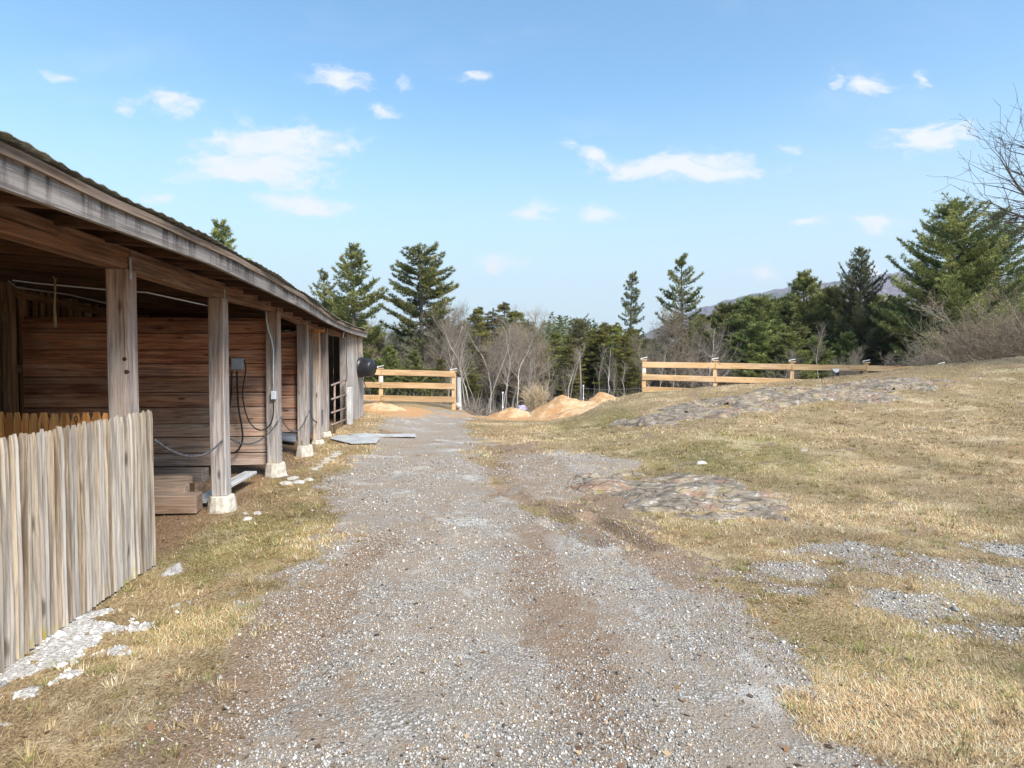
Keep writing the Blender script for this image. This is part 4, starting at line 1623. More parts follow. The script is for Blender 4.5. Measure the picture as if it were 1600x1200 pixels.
# small white sign with dark bracket under the top rail
t = thing('small_sign', 'small white sign hanging under the top rail of the right fence', 'sign', at(1306, 580, 20.05))
m = MB()
V = [at(1300, 576.3, 20.08), at(1311, 576.3, 20.08), at(1311, 580, 20.08), at(1307, 582.5, 20.08), at(1303, 580, 20.08)]
m.raw(V + [v + np.array([0, .02, 0]) for v in V], [(4, 3, 2, 1, 0), (5, 6, 7, 8, 9)] + [(i, (i + 1) % 5, 5 + (i + 1) % 5, 5 + i) for i in range(5)])
m.build('panel', M['white_plastic'], t)
m = MB()
a, b = at(1308, 582, 20.1), at(1308.5, 589, 20.1)
m.loft([a, b], np.array([1., 0, 0]), np.array([0, 1., 0]), [.1, .04], .03)
m.build('bracket', M['black_rubber'], t)


# ------------------------------------------------------------------ piles of shavings
def pile(c, rx, ry, h, label, seed, mat='sawdust', group=None, peak=1.25, lean=0.):
    n = 46
    a = np.linspace(-1.25, 1.25, n)
    U, W = np.meshgrid(a, a)
    X, Y = c[0] + U * rx, c[1] + W * ry
    nz = fbm(X * 1.7 + seed, Y * 1.7, seed, 4) - .5
    r = np.hypot(U + lean * (1 - np.hypot(U, W)), W) + nz * (.14 if peak <= 1 else .3)
    prof = np.clip(1 - r, 0, None) ** (1 / peak)
    z = hdet(X, Y) + h * np.minimum(prof, .93 + .07 * prof) + .09 * (fbm(X * 7, Y * 7, seed + 2, 4) - .5) * (prof > 0) + np.where(r > 1, -.12 * (r - 1) - .01, 0)
    keep = r < 1.12
    idx = np.arange(X.size).reshape(X.shape)
    K = keep[:-1, :-1] & keep[1:, 1:] & keep[1:, :-1] & keep[:-1, 1:]
    Fq = np.stack([idx[:-1, :-1], idx[:-1, 1:], idx[1:, 1:], idx[1:, :-1]], -1)[K]
    used = np.unique(Fq)
    rm = np.full(X.size, -1)
    rm[used] = np.arange(len(used))
    V = np.stack([X.ravel(), Y.ravel(), z.ravel()], -1)[used]
    o_ = np.array([c[0], c[1], float(hdet(c[0], c[1]))])
    o = link('sawdust_pile', mesh_from('sawdust_pile', V - o_, rm[Fq], None, M[mat], True))
    o.location = tuple(o_)
    return tag(o, label, 'sawdust pile', group)


def below(px, Y):
    p = at(px, 600, Y)
    return (p[0], p[1])


pile(below(877, 18.3), 1.12, 1.1, .58, 'tallest orange sawdust pile with a steep peak in the hollow', 2, peak=1.0)
pile(below(893, 17.4),   .75, .6, .16, 'small orange mound on the right flank of the tallest sawdust pile', 3)
pile(below(800, 18.4), .78, .8, .27, 'low broad orange sawdust pile on the left of the hollow', 5)
pile(below(901, 20.5), .55, .5, .36, 'small peaked sawdust pile between the tallest and the farthest ones', 6, peak=1.0)
pile(below(938, 21.5), 1.0, .9, .66, 'farthest orange sawdust pile rising behind the grassy bank', 8, peak=1.0)
pile(below(588, 17.6), .85, .7, .22, 'low orange heap of shavings beside the shed end wall', 9)
p = on(816, 661)
p[1] += .0
m = MB()
p = at(816, 659.5, 17.7)
m.loft([p + np.array([-.18, 0, .02]), p + np.array([.19, .05, 0])], np.array([0, 1., 0]), Z, .14, .03, tint=.2, wth=.3)
tag(m.build('dark_board', M['old_timber'], None, origin=p), 'short dark board lying at the foot of the low left sawdust pile', 'board')

# striped lilac bundle, dark hoop and low bin at the edge of the wood
Yb = 27.5
t = thing('striped_bundle', 'lilac and white striped bundle lying under the bare trees', 'bundle', at(815, 643, Yb))
m = MB()
for k in range(4):
    a, b = at(810.5 - k * .4, 641.5 - k * 1.9, Yb - .1 + .08 * k), at(822 - k * .5, 639.5 - k * 1.7, Yb + .1 + .08 * k)
    m.tube([a, (a * .8 + b * .2) , (a * .2 + b * .8), b], [.03, .06, .06, .035], 10)
m.build('roll', M['lilac'], t, smooth=True)
m = MB()
a = at(807, 638.5, Yb - .2)
m.tube([a, at(809.5, 640.5, Yb - .2), at(812, 641, Yb - .2)], .02, 6)
m.build('pale_edge', M['white_plastic'], t)
ring = [at(815 + 8.5 * math.cos(a), 634 - 7.5 * math.sin(a), Yb + .4) for a in np.linspace(-.2, 3.4, 20)]
m = MB()
m.tube(ring, .028, 6)
tag(m.build('bent_hoop', M['twig_brown'], None, origin=ring[0]), 'bent brown hoop arching over the lilac striped bundle', 'hoop')
t = thing('low_bin', 'low dark bin with a pale lid beside the tallest sawdust pile', 'bin', at(846, 648, 24.5))
m = MB()
p = at(845.5, 648.5, 24.5)
m.loft([p, p + Z * .12], np.array([1., 0, 0]), np.array([0, 1., 0]), [.2, .26], .22)
m.build('bin_body', M['black_rubber'], t)
m = MB()
m.loft([p + Z * .125, p + Z * .17], np.array([1., 0, 0]), np.array([0, 1., 0]), [.36, .3], .3)
m.build('lid', M['pvc'], t)

# ------------------------------------------------------------------ hills
HILLV = {}


def backdrop_hill(name, ridge, Y, depth, mat, foot=-3, seed=1, rough=1.0, st=None):
    xs = np.arange(ridge[0][0], ridge[-1][0], st)
    ys = np.array([r[1] for r in ridge])
    top = np.interp(xs, [r[0] for r in ridge], ys)
    rows = 60
    V = np.zeros((rows, len(xs), 3))
    tx = np.array([at(x, y, Y) for x, y in zip(xs, top)])
    for j in range(rows):
        t = j / (rows - 1)
        yy_ = Y - depth + depth * t
        if t > .8:
            yy_ = Y - depth + depth * t
        z = foot + (tx[:, 2] - foot) * np.sin(t * math.pi / 2) ** 1.1
        V[j, :, 0] = tx[:, 0]
        V[j, :, 1] = yy_
        V[j, :, 2] = z
    X, Yv = V[:, :, 0], V[:, :, 1]
    s_ = rough
    V[:, :, 2] += s_ * (fbm(X / (s_ * 2.2), Yv / (s_ * 5), seed, 3) - .5) * 1.6 + 6 * s_ * (fbm(X / (s_ * 40), Yv / (s_ * 40), seed + 1, 3) - .5) * (np.sin(np.linspace(0, 1, rows) * math.pi)[:, None])
    V[:, :, 2] += rng.uniform(0, rough * .7, X.shape)
    HILLV[name] = V
    idx = np.arange(rows * len(xs)).reshape(rows, len(xs))
    Fq = np.stack([idx[:-1, :-1], idx[:-1, 1:], idx[1:, 1:], idx[1:, :-1]], -1).reshape(-1, 4)
    o = link(name, mesh_from(name, V.reshape(-1, 3), Fq, None, mat, False))
    o['kind'] = 'structure'
    return o


def wooded(name, a, b, c, s):
    m, g = new_mat(name)
    tc = g.n('ShaderNodeTexCoord').outputs['Object']
    n1 = g.noise(tc, s, 6, .7)
    n2 = g.noise(tc, s * .18, 4, .6)
    col = g.mix(g.ramp(n1, .3, .7), a, b)
    col = g.mix(g.ramp(n2, .52, .62), col, c)
    finish(g, col, .95, n1, .6, 1.)
    return m


mt = backdrop_hill('mountain', [(560, 570), (900, 552), (1000, 528), (1060, 500), (1080, 490), (1110, 480), (1140, 472), (1190, 463), (1250, 455), (1300, 447), (1340, 441), (1375, 436), (1410, 437), (1450, 447), (1500, 452), (1545, 440), (1600, 425), (1700, 415), (1900, 440)],
                   1500, 700, wooded('bare mountain wood', (.13, .11, .125), (.24, .205, .22), (.075, .085, .06), .05), -5, 3, 7.0, 1.6)
mt['label'] = 'purplish wooded mountain ridge'
hl = backdrop_hill('wooded_hill', [(-1400, 500), (-700, 510), (-200, 525), (200, 545), (500, 548), (640, 548), (740, 543), (800, 537), (840, 530), (870, 533), (900, 541), (960, 555), (1010, 560), (1100, 540), (1300, 520), (1700, 500), (2400, 480), (3000, 470)], 190, 90,
                   wooded('evergreen hill wood', (.03, .04, .02), (.075, .085, .045), (.10, .085, .06), .35), -4, 7, 1.6, 3.0)
hl['label'] = 'low evergreen covered hill'


def tris(p, d, L, W, r):
    """needle blades from points p along d"""
    n = len(p)
    s_ = np.cross(d, r.normal(0, 1, (n, 3)))
    s_ /= np.linalg.norm(s_, axis=1)[:, None] + 1e-9
    b0 = p - s_ * W[:, None] / 2
    b1 = p + s_ * W[:, None] / 2
    return np.stack([b0, b1, p + d * L[:, None]], 1)


# far conifers standing on the low hill, seen as one mass
def far_wood(hill, n, hmin, hmax, leaf, nt, seed):
    r = np.random.default_rng(seed)
    V = HILLV[hill]
    rows, cols = V.shape[:2]
    ok = np.argwhere((np.abs(V[:, :, 0] / V[:, :, 1]) < 1.15) & (np.arange(rows)[:, None] > 14) & (np.arange(rows)[:, None] < rows - 1))
    pick = ok[r.integers(0, len(ok), n)]
    B = V[pick[:, 0], pick[:, 1]]
    Hh = r.uniform(hmin, hmax, n)
    t = r.random((n, nt)) ** 1.3
    a = r.uniform(0, 6.28, (n, nt))
    R_ = Hh[:, None] * .22 * (1.02 - t) * np.sqrt(r.random((n, nt)))
    P = np.stack([B[:, 0:1] + R_ * np.cos(a), B[:, 1:2] + R_ * np.sin(a), B[:, 2:3] + Hh[:, None] * (.08 + .92 * t)], -1).reshape(-1, 3)
    D = np.stack([np.cos(a), np.sin(a), r.uniform(-.2, .8, (n, nt))], -1).reshape(-1, 3)
    D /= np.linalg.norm(D, axis=1)[:, None]
    sz = np.repeat(Hh, nt) * .13
    tr = tris(P, D, sz * r.uniform(.7, 1.4, len(P)), sz * .5, r)
    tint = np.repeat(np.clip(np.repeat(r.random(n), nt) * .6 + r.random(n * nt) * .4, 0, 1), 3)
    o = link('far_woods', mesh_from('far_woods', tr.reshape(-1, 3), np.arange(3 * len(P)).reshape(-1, 3), {'tint': ('FLOAT', tint)}, M[leaf]))
    o['kind'] = 'stuff'
    o['label'] = 'far evergreen woods covering the low hill'
    o['category'] = 'woods'


far_wood('wooded_hill', 1500, 3.0, 6.5, 'spruce', 90, 5)


# ------------------------------------------------------------------ trees
def conifer(seed, H, prof, cb, step=.32, whorl=5, rise=.25, droop=0., tuft=.16, twig=.5, spread=.55, dens=1., gap=.12, updir=.25, nb=12, bend=.0):
    """crown as needle sprays on layered boughs; returns trunk MB and arrays"""
    r = np.random.default_rng(seed)
    tr = MB()
    tr0 = .017 * H
    zz = np.linspace(0, H * .985, 14)
    wob = lambda z: np.array([.05 * math.sin(z * .9 + seed) + bend * (z / H) ** 2, .05 * math.cos(z * .7 + seed), z])
    tr.tube([wob(z) for z in zz], [tr0 * (1 - z / H) ** .85 + .012 for z in zz], 8)
    P, D, T = [], [], []
    z = cb * H
    az0 = 0
    boughs = []
    while z < H * .985:
        f = (z / H - cb) / (1 - cb)
        Lm = prof(f) * H
        k = max(3, int(round(whorl * r.uniform(.7, 1.3))))
        az0 += 1.1
        for j in range(k):
            if r.random() < gap:
                continue
            az = az0 + 2 * math.pi * j / k + r.normal(0, .25)
            boughs.append((z + r.normal(0, step * .3), az, Lm * r.uniform(.6, 1.18) * (1 - .0), f))
        z += step * r.uniform(.75, 1.25) * (1 - .35 * f)
    for (z, az, L, f) in boughs:
        if L < .12:
            L = .12
        o = wob(z)
        h = np.array([math.cos(az), math.sin(az), 0])
        s_ = np.array([-h[1], h[0], 0])
        n = max(4, int(L / .13))
        up = rise * r.uniform(.4, 1.6) + .75 * f * rise
        path = []
        for i in range(n + 1):
            t = i / n
            q = o + h * L * t + Z * (L * (up * t * t - droop * t + .10 * t)) + s_ * .12 * L * math.sin(t * 2 + az)
            path.append(q)
        if L > .5:
            tr.tube([path[0], path[n // 2], path[-1]], [.012 * L + .006, .008 * L + .004, .004], 4, cap=False)
        tint0 = r.uniform(.1, .9)
        for i in range(1, n + 1):
            t = i / n
            if t < .22 and L > .8:
                continue
            q = path[i]
            dirb = nrm(path[i] - path[i - 1])
            # side twigs make a flat spray
            tl = twig * L * (1.05 - t) * .9 + .10
            for sd in (-1, 1):
                if r.random() < .12:
                    continue
                dv = nrm(dirb * (.75 + .3 * r.random()) + s_ * sd * spread * 1.5 + Z * updir * r.uniform(-.3, .9))
                ln = tl * r.uniform(.5, 1.1)
                m_ = max(1, int(ln / .13 * dens))
                for a in range(m_):
                    tt = (a + 1) / m_
                    P.append(q + dv * ln * tt + Z * (r.normal(0, .03) - droop * .15 * ln * tt))
                    D.append(nrm(dv + Z * updir))
                    T.append(np.clip(tint0 + r.normal(0, .13) + .25 * (t - .5), 0, 1))
            P.append(q)
            D.append(nrm(dirb + Z * updir))
            T.append(np.clip(tint0 + .2 * (t - .3), 0, 1))
    # leader
    for k in range(10):
        P.append(wob(H * (.93 + .075 * k / 10)))
        D.append(nrm(np.array([r.normal(0, .3), r.normal(0, .3), 1])))
        T.append(.5)
    P, D, T = np.array(P), np.array(D), np.array(T)
    Pn, Dn, Tn = np.repeat(P, nb, 0), np.repeat(D, nb, 0), np.repeat(T, nb, 0)
    m_ = len(Pn)
    Dn = Dn + r.normal(0, .55, (m_, 3))
    Dn /= np.linalg.norm(Dn, axis=1)[:, None]
    Pn = Pn + r.normal(0, .03, (m_, 3))
    tri = tris(Pn, Dn, tuft * .9 * r.uniform(.6, 1.5, m_), tuft * .24 * r.uniform(.7, 1.3, m_), r)
    return tr, tri.reshape(-1, 3), np.repeat(np.clip(Tn + r.normal(0, .08, m_), 0, 1), 3)


def finish_tree(kind, tr, V, T, leaf, bark):
    me = bpy.data.meshes.new('trunk')
    me.from_pydata([tuple(p) for p in tr.v], [], tr.f)
    me.materials.append(M[bark])
    me.polygons.foreach_set('use_smooth', np.ones(len(me.polygons), bool))
    cr = mesh_from('crown', V, np.arange(len(V)).reshape(-1, 3), {'tint': ('FLOAT', T)}, M[leaf])
    return me, cr


PROTO = {}


def add_proto(key, H, leaf, bark, **kw):
    seed = kw.pop('seed')
    prof = kw.pop('prof')
    cb = kw.pop('cb')
    tr, V, T = conifer(seed, H, prof, cb, **kw)
    PROTO[key] = (finish_tree(key, tr, V, T, leaf, bark), H)


pw = lambda *p: (lambda f: float(np.interp(f, [q[0] for q in p], [q[1] for q in p])))
# broad old white pines with layered boughs
add_proto('broad_a', 10, 'pine', 'bark_dark', seed=3, prof=pw((0, .10), (.15, .20), (.4, .19), (.7, .15), (.9, .10), (1, .03)), cb=.30, step=.42, whorl=5, rise=.22, tuft=.17, gap=.16, updir=.35)
add_proto('broad_b', 10, 'pine', 'bark_dark', seed=8, prof=pw((0, .13), (.2, .21), (.5, .17), (.8, .10), (1, .02)), cb=.22, step=.44, whorl=5, rise=.28, tuft=.17, gap=.2, updir=.35)
# narrow spires
add_proto('spire_a', 10, 'spruce', 'bark_dark', seed=5, prof=pw((0, .12), (.3, .125), (.6, .10), (.85, .055), (1, .015)), cb=.22, step=.40, whorl=5, rise=.30, droop=.18, tuft=.14, gap=.22)
add_proto('spire_b', 10, 'pine', 'bark_dark', seed=6, prof=pw((0, .10), (.25, .15), (.5, .14), (.8, .09), (1, .02)), cb=.20, step=.46, whorl=4, rise=.35, tuft=.15, gap=.2, updir=.4)
# dense low boughed evergreens reaching the ground
add_proto('bushy_a', 7, 'pine', 'bark_dark', seed=11, prof=pw((0, .26), (.25, .27), (.55, .20), (.85, .09), (1, .02)), cb=.03, step=.34, whorl=6, rise=.25, tuft=.16, gap=.1, updir=.35)
add_proto('bushy_b', 7, 'pine', 'bark_dark', seed=12, prof=pw((0, .22), (.3, .24), (.6, .20), (.85, .12), (1, .04)), cb=.03, step=.34, whorl=6, rise=.2, tuft=.17, gap=.12, updir=.3)
add_proto('hemlock_a', 7, 'hemlock', 'bark_dark', seed=15, prof=pw((0, .22), (.3, .21), (.6, .17), (.85, .10), (1, .03)), cb=.04, step=.27, whorl=6, rise=.05, droop=.15, tuft=.12, gap=.08, updir=.0, dens=1.2)
add_proto('hemlock_b', 7, 'hemlock', 'bark_dark', seed=16, prof=pw((0, .15), (.3, .17), (.6, .15), (.85, .09), (1, .02)), cb=.06, step=.28, whorl=6, rise=.05, droop=.2, tuft=.12, gap=.1, updir=-.05, dens=1.2)
add_proto('brown_a', 7, 'dry_needles', 'bark_dark', seed=18, prof=pw((0, .20), (.3, .21), (.6, .17), (.85, .10), (1, .03)), cb=.05, step=.36, whorl=5, rise=.0, droop=.2, tuft=.12, gap=.2, updir=0.)
add_proto('tuft_top', 8, 'brown_a' and 'dry_needles', 'bark_grey', seed=21, prof=pw((0, .06), (.3, .10), (.6, .11), (.85, .08), (1, .03)), cb=.70, step=.26, whorl=5, rise=.3, tuft=.15, gap=.1, updir=.4)
add_proto('giant', 10, 'pine', 'bark_dark', seed=33, prof=pw((0, .27), (.18, .33), (.38, .29), (.6, .22), (.8, .145), (.93, .08), (1, .03)), cb=.07, step=.34, whorl=6, rise=.30, tuft=.15, gap=.12, updir=.45, nb=12)
add_proto('giant_b', 10, 'spruce', 'bark_dark', seed=34, prof=pw((0, .2), (.3, .25), (.6, .2), (.85, .10), (1, .02)), cb=.12, step=.38, whorl=5, rise=.36, tuft=.14, gap=.2, updir=.5, nb=12)


# bare trees
def bare(seed, H, spread, trunk_frac, nbr, upw, tw, base_r, stems=1, levels=3, lean=.0, low=.3):
    r = np.random.default_rng(seed)
    S = []          # trunk segments (p0,p1,r0,r1)
    C_ = []         # twig segments

    def grow(p, d, L, rad, lev, out):
        n = max(3, int(L / .35)) if lev < 2 else 3
        q = np.array(p, float)
        dd = np.array(d, float)
        pts = [(q.copy(), rad)]
        for i in range(n):
            dd = nrm(dd + r.normal(0, .10 + .05 * lev, 3) + Z * upw * .12)
            q2 = q + dd * L / n
            r2 = rad * (1 - (i + 1) / n * .85)
            out.append((q, q2, rad * (1 - i / n * .85), max(r2, .0035)))
            q = q2
            pts.append((q.copy(), r2))
        return pts

    for st in range(stems):
        d0 = nrm(np.array([r.normal(0, .05 + .37 * (stems > 1)) + lean, r.normal(0, .05 + .37 * (stems > 1)), 1]))
        tp = grow(np.array([r.normal(0, .08 * (stems > 1)), r.normal(0, .08 * (stems > 1)), -.15]), d0, H * (1 if stems == 1 else r.uniform(.6, 1)), base_r, 0, S)
        m0 = len(tp)
        for b in range(nbr):
            t = low + (1 - low) * r.random()
            i = min(m0 - 2, int(t * (m0 - 1)))
            p, rad = tp[i]
            az = r.uniform(0, 2 * math.pi)
            d = nrm(np.array([math.cos(az), math.sin(az), 0]) * spread + Z * upw * r.uniform(.5, 1.2))
            L = H * trunk_frac * (1.15 - t) * r.uniform(.6, 1.2) + .35
            bp = grow(p, d, L, max(rad * .5, .010), 1, C_ if L < 1.4 else S)
            for c in range(int(tw * L) + 2):
                j = r.integers(1, len(bp))
                p2, r2 = bp[j]
                d2 = nrm(nrm(bp[j][0] - bp[j - 1][0]) + r.normal(0, .6, 3) + Z * upw * .25)
                L2 = L * r.uniform(.2, .5) + .2
                cp = grow(p2, d2, L2, max(r2 * .5, .007), 2, C_)
                if levels > 2:
                    for e in range(4):
                        j2 = r.integers(1, len(cp))
                        p3 = cp[j2][0]
                        d3 = nrm(d2 + r.normal(0, .6, 3) + Z * upw * .2)
                        grow(p3, d3, r.uniform(.15, .5), .0055, 2, C_)

    def prisms(segs, k):
        A = np.array([s[0] for s in segs])
        B = np.array([s[1] for s in segs])
        ra = np.array([s[2] for s in segs])
        rb = np.array([s[3] for s in segs])
        d = B - A
        d /= np.linalg.norm(d, axis=1)[:, None] + 1e-9
        ref = np.where(abs(d[:, 2:3]) < .9, np.array([[0, 0, 1.]]), np.array([[1., 0, 0]]))
        n1 = np.cross(d, ref)
        n1 /= np.linalg.norm(n1, axis=1)[:, None]
        n2 = np.cross(d, n1)
        V = []
        for P_, R_ in ((A, ra), (B, rb)):
            for j in range(k):
                a = 2 * math.pi * j / k
                V.append(P_ + (n1 * math.cos(a) + n2 * math.sin(a)) * R_[:, None])
        V = np.stack(V, 1)
        m_ = len(segs)
        F_ = np.array([[j, (j + 1) % k, k + (j + 1) % k, k + j] for j in range(k)])
        return V.reshape(-1, 3), (F_[None] + 2 * k * np.arange(m_)[:, None, None]).reshape(-1, 4)
    return prisms(S, 6), prisms(C_, 3)


def add_bare(key, H, bark, twig, **kw):
    (a, b) = bare(H=H, **kw)
    PROTO[key] = ((mesh_from('trunk', a[0], a[1], None, M[bark], True), mesh_from('crown', b[0], b[1], None, M[twig])), H)


add_bare('pole_tree_a', 9, 'bark_pale', 'twig_grey', seed=2, spread=.5, trunk_frac=.28, nbr=26, upw=.9, tw=6, base_r=.085, low=.35)
add_bare('pole_tree_b', 9, 'bark_grey', 'twig_brown', seed=4, spread=.7, trunk_frac=.34, nbr=34, upw=.8, tw=7, base_r=.09, low=.25)
add_bare('pole_tree_c', 8, 'bark_pale', 'twig_grey', seed=6, spread=.4, trunk_frac=.22, nbr=18, upw=1., tw=5, base_r=.07, low=.45, lean=.05)
add_bare('pole_tree_d', 9, 'bark_pale', 'twig_grey', seed=22, spread=.5, trunk_frac=.2, nbr=16, upw=1., tw=4, base_r=.085, low=.5)
add_bare('pole_tree_e', 9, 'bark_pale', 'twig_grey', seed=23, spread=.6, trunk_frac=.26, nbr=14, upw=.8, tw=4, base_r=.08, low=.4)
add_bare('spreading_a', 7, 'bark_grey', 'twig_brown', seed=9, spread=.9, trunk_frac=.5, nbr=46, upw=.6, tw=9, base_r=.11, low=.15)
add_bare('spreading_b', 7, 'bark_grey', 'twig_grey', seed=10, spread=1., trunk_frac=.45, nbr=40, upw=.55, tw=8, base_r=.10, low=.12)
add_bare('shrub_a', 3.5, 'bark_grey', 'twig_grey', seed=13, spread=.6, trunk_frac=.5, nbr=9, upw=.8, tw=6, base_r=.03, stems=9, low=.2)
add_bare('shrub_tan', 2.0, 'twig_tan', 'twig_tan', seed=14, spread=.35, trunk_frac=.4, nbr=6, upw=1.1, tw=5, base_r=.012, stems=14, low=.2)
add_bare('big_bush', 5, 'bark_grey', 'twig_brown', seed=17, spread=1.2, trunk_frac=.55, nbr=16, upw=.45, tw=9, base_r=.05, stems=5, low=.1)


def tree(name, key, px, ytop, Y, label, cat, wide=1., group=None, ang=None, px_base=None):
    """stand a tree at pixel column px and distance Y, its tip at photo row ytop"""
    (tm, cm), H = PROTO[key]
    p = at(px, 600, Y)
    gz = float(hdet(p[0], p[1])) - .05
    top = at(px, ytop, Y)[2]
    s = (top - gz) / H
    e = thing(name, label, cat, (p[0], p[1], gz), group)
    e.rotation_euler = (0, 0, rng.uniform(0, 6.28) if ang is None else ang)
    e.scale = (s * wide, s * wide, s)
    link('trunk', tm, e)
    link('crown', cm, e)
    return e


T_ = 'pine_tree'
PINES = [
    ('pine_tree', 'broad_b', 345, 350, 34, 'pine tree top peeking over the middle of the shed roof', 1.0),
    ('pine_tree', 'spire_b', 507, 425, 41, 'small pine left of the tall pine that stands behind the end of the shed roof', .9),
    ('pine_tree', 'broad_b', 552, 386, 38, 'tall dark pine rising directly behind the far end of the shed roof', 1.1),
    ('pine_tree', 'broad_a', 658, 382, 40, 'tall broad pine above the left rail fence, the biggest left of the gap', 1.15),
    ('spruce_tree', 'spire_a', 986, 426, 44, 'slim dark spruce spire standing behind the dense yellow green hemlocks', .85),
    ('pine_tree', 'spire_b', 1064, 401, 42, 'tall thin pine with open crown above the left end of the right fence', 1.05),
    ('spruce_tree', 'spire_a', 1121, 477, 45, 'short pointed spruce just right of the tall thin pine', 1.3),
    ('pine_tree', 'bushy_b', 1186, 462, 38, 'rounded bushy green pine below the left end of the mountain ridge', 1.05),
    ('pine_tree', 'bushy_a', 1255, 424, 38, 'pointed green pine standing in front of the middle of the mountain ridge', .95),
    ('pine_tree', 'bushy_b', 1302, 447, 36, 'lower yellowish pine between the two pointed pines before the mountain', .9),
    ('spruce_tree', 'giant_b', 1341, 390, 34, 'dark spruce spire just left of the gap where the mountain shows', .72),
    ('pine_tree', 'giant', 1482, 316, 31, 'huge dense pine at the right, the largest tree of the wood', 1.05),
    ('pine_tree', 'giant_b', 1552, 332, 34, 'tall greyish pine leaning against the right side of the huge pine', 1.1),
    ('hemlock_tree', 'hemlock_a', 962, 505, 38, 'dense yellow green hemlock at the left of the hemlock pair by the right fence', .95),
    ('hemlock_tree', 'hemlock_a', 988, 512, 36, 'dense yellow green hemlock touching the corner of the right fence', .95),
    ('pine_tree', 'tuft_top', 906, 499, 36, 'double trunked tree with a small tufted crown in the gap', 1.0),
    ('pine_tree', 'bushy_b', 1420, 500, 33, 'low dark pine filling the space left of the huge pine', 1.0),
    ('hemlock_tree', 'hemlock_b', 748, 480, 46, 'evergreen top poking above the bare thicket, the left one of two', 1.),
    ('hemlock_tree', 'hemlock_b', 788, 473, 47, 'evergreen top poking above the bare thicket, nearer the gap', 1.),
    ('pine_tree', 'bushy_a', 610, 540, 31, 'low yellow green pine behind the rails left of the fence middle', 1.1),
    ('pine_tree', 'bushy_b', 645, 548, 30, 'low pine with drooping boughs directly under the tall broad pine', 1.0),
    ('hemlock_tree', 'hemlock_b', 868, 520, 42, 'dark hemlock filling the gap left of the tufted tree', 1.2),
]
for nm, key, px, yt, Y, lb, wd in PINES:
    tree(nm, key, px, yt, Y, lb, nm.split('_')[0] + ' tree', wd)
FILL = [('hemlock_a', 580, 512, 44), ('bushy_b', 560, 500, 46), ('hemlock_b', 690, 560, 36), ('brown_a', 715, 520, 42), ('brown_a', 690, 505, 45), ('hemlock_b', 735, 560, 38), ('brown_a', 765, 520, 44), ('brown_a', 800, 505, 46), ('hemlock_a', 835, 535, 42), ('hemlock_b', 850, 540, 40),
        ('hemlock_a', 880, 540, 44), ('brown_a', 895, 530, 47), ('hemlock_a', 925, 528, 42), ('brown_a', 938, 535, 40), ('hemlock_b', 1010, 530, 46), ('brown_a', 1035, 510, 46), ('brown_a', 1062, 500, 40), ('brown_a', 1090, 520, 38), ('bushy_a', 1130, 505, 40), ('bushy_b', 1155, 520, 34),
        ('bushy_a', 1208, 500, 36), ('bushy_b', 1232, 520, 32), ('brown_a', 1275, 500, 38), ('bushy_a', 1275, 525, 33), ('bushy_b', 1320, 520, 33), ('brown_a', 1365, 530, 33), ('bushy_a', 1395, 470, 37), ('bushy_b', 1450, 520, 29), ('bushy_a', 1520, 500, 32), ('bushy_b', 1590, 480, 33), ('brown_a', 1560, 510, 28),
        ('hemlock_b', 742, 492, 40), ('brown_a', 772, 482, 41), ('hemlock_b', 806, 486, 42), ('brown_a', 826, 500, 40), ('hemlock_a', 712, 520, 40), ('hemlock_b', 892, 522, 38), ('hemlock_a', 922, 512, 40), ('hemlock_a', 946, 505, 40), ('bushy_b', 1088, 502, 42), ('bushy_b', 1140, 474, 43), ('bushy_b', 1165, 466, 43), ('bushy_b', 1208, 466, 43), ('bushy_b', 1228, 474, 42), ('bushy_b', 1288, 452, 42),
        ('brown_a', 725, 500, 47), ('brown_a', 762, 492, 48), ('hemlock_b', 812, 505, 48), ('brown_a', 702, 495, 46), ('bushy_b', 1095, 492, 46), ('bushy_a', 1128, 490, 46), ('bushy_b', 1170, 486, 44), ('bushy_b', 1203, 486, 44), ('bushy_b', 1237, 474, 44), ('bushy_b', 1268, 470, 44),
        ('bushy_b', 1318, 470, 42), ('bushy_a', 1372, 462, 42), ('bushy_b', 1402, 462, 42), ('bushy_a', 1150, 492, 40), ('bushy_b', 1218, 482, 40), ('bushy_a', 1285, 478, 40), ('bushy_b', 1375, 478, 38), ('bushy_a', 1240, 505, 34), ('bushy_b', 1180, 505, 33), ('bushy_a', 1310, 500, 35), ('bushy_b', 1400, 500, 33), ('bushy_b', 1100, 512, 44), ('hemlock_a', 1075, 520, 44),
        ('hemlock_a', 940, 515, 44), ('hemlock_b', 975, 525, 34), ('hemlock_a', 905, 545, 44), ('hemlock_a', 860, 545, 46), ('hemlock_b', 815, 530, 46), ('hemlock_a', 780, 525, 47), ('hemlock_b', 720, 545, 46), ('hemlock_a', 655, 560, 44), ('bushy_a', 630, 570, 34), ('bushy_b', 590, 560, 32), ('bushy_b', 675, 575, 33), ('bushy_b', 1640, 420, 34), ('bushy_a', 1690, 440, 32), ('bushy_b', 470, 490, 46), ('bushy_a', 430, 480, 44), ('bushy_b', 525, 470, 44), ('hemlock_a', 380, 470, 42), ('bushy_a', 310, 470, 38), ('bushy_b', 240, 460, 36), ('bushy_a', 150, 440, 38), ('hemlock_a', 40, 440, 36), ('bushy_b', -60, 440, 34)]
FLAB = {'hemlock_a': 'yellow green hemlock in the evergreen screen of the wood', 'hemlock_b': 'narrow drooping hemlock in the evergreen screen of the wood', 'brown_a': 'brownish half bare evergreen among the bare trees', 'bushy_a': 'pointed low pine in the evergreen screen of the wood', 'bushy_b': 'rounded low pine in the evergreen screen of the wood'}
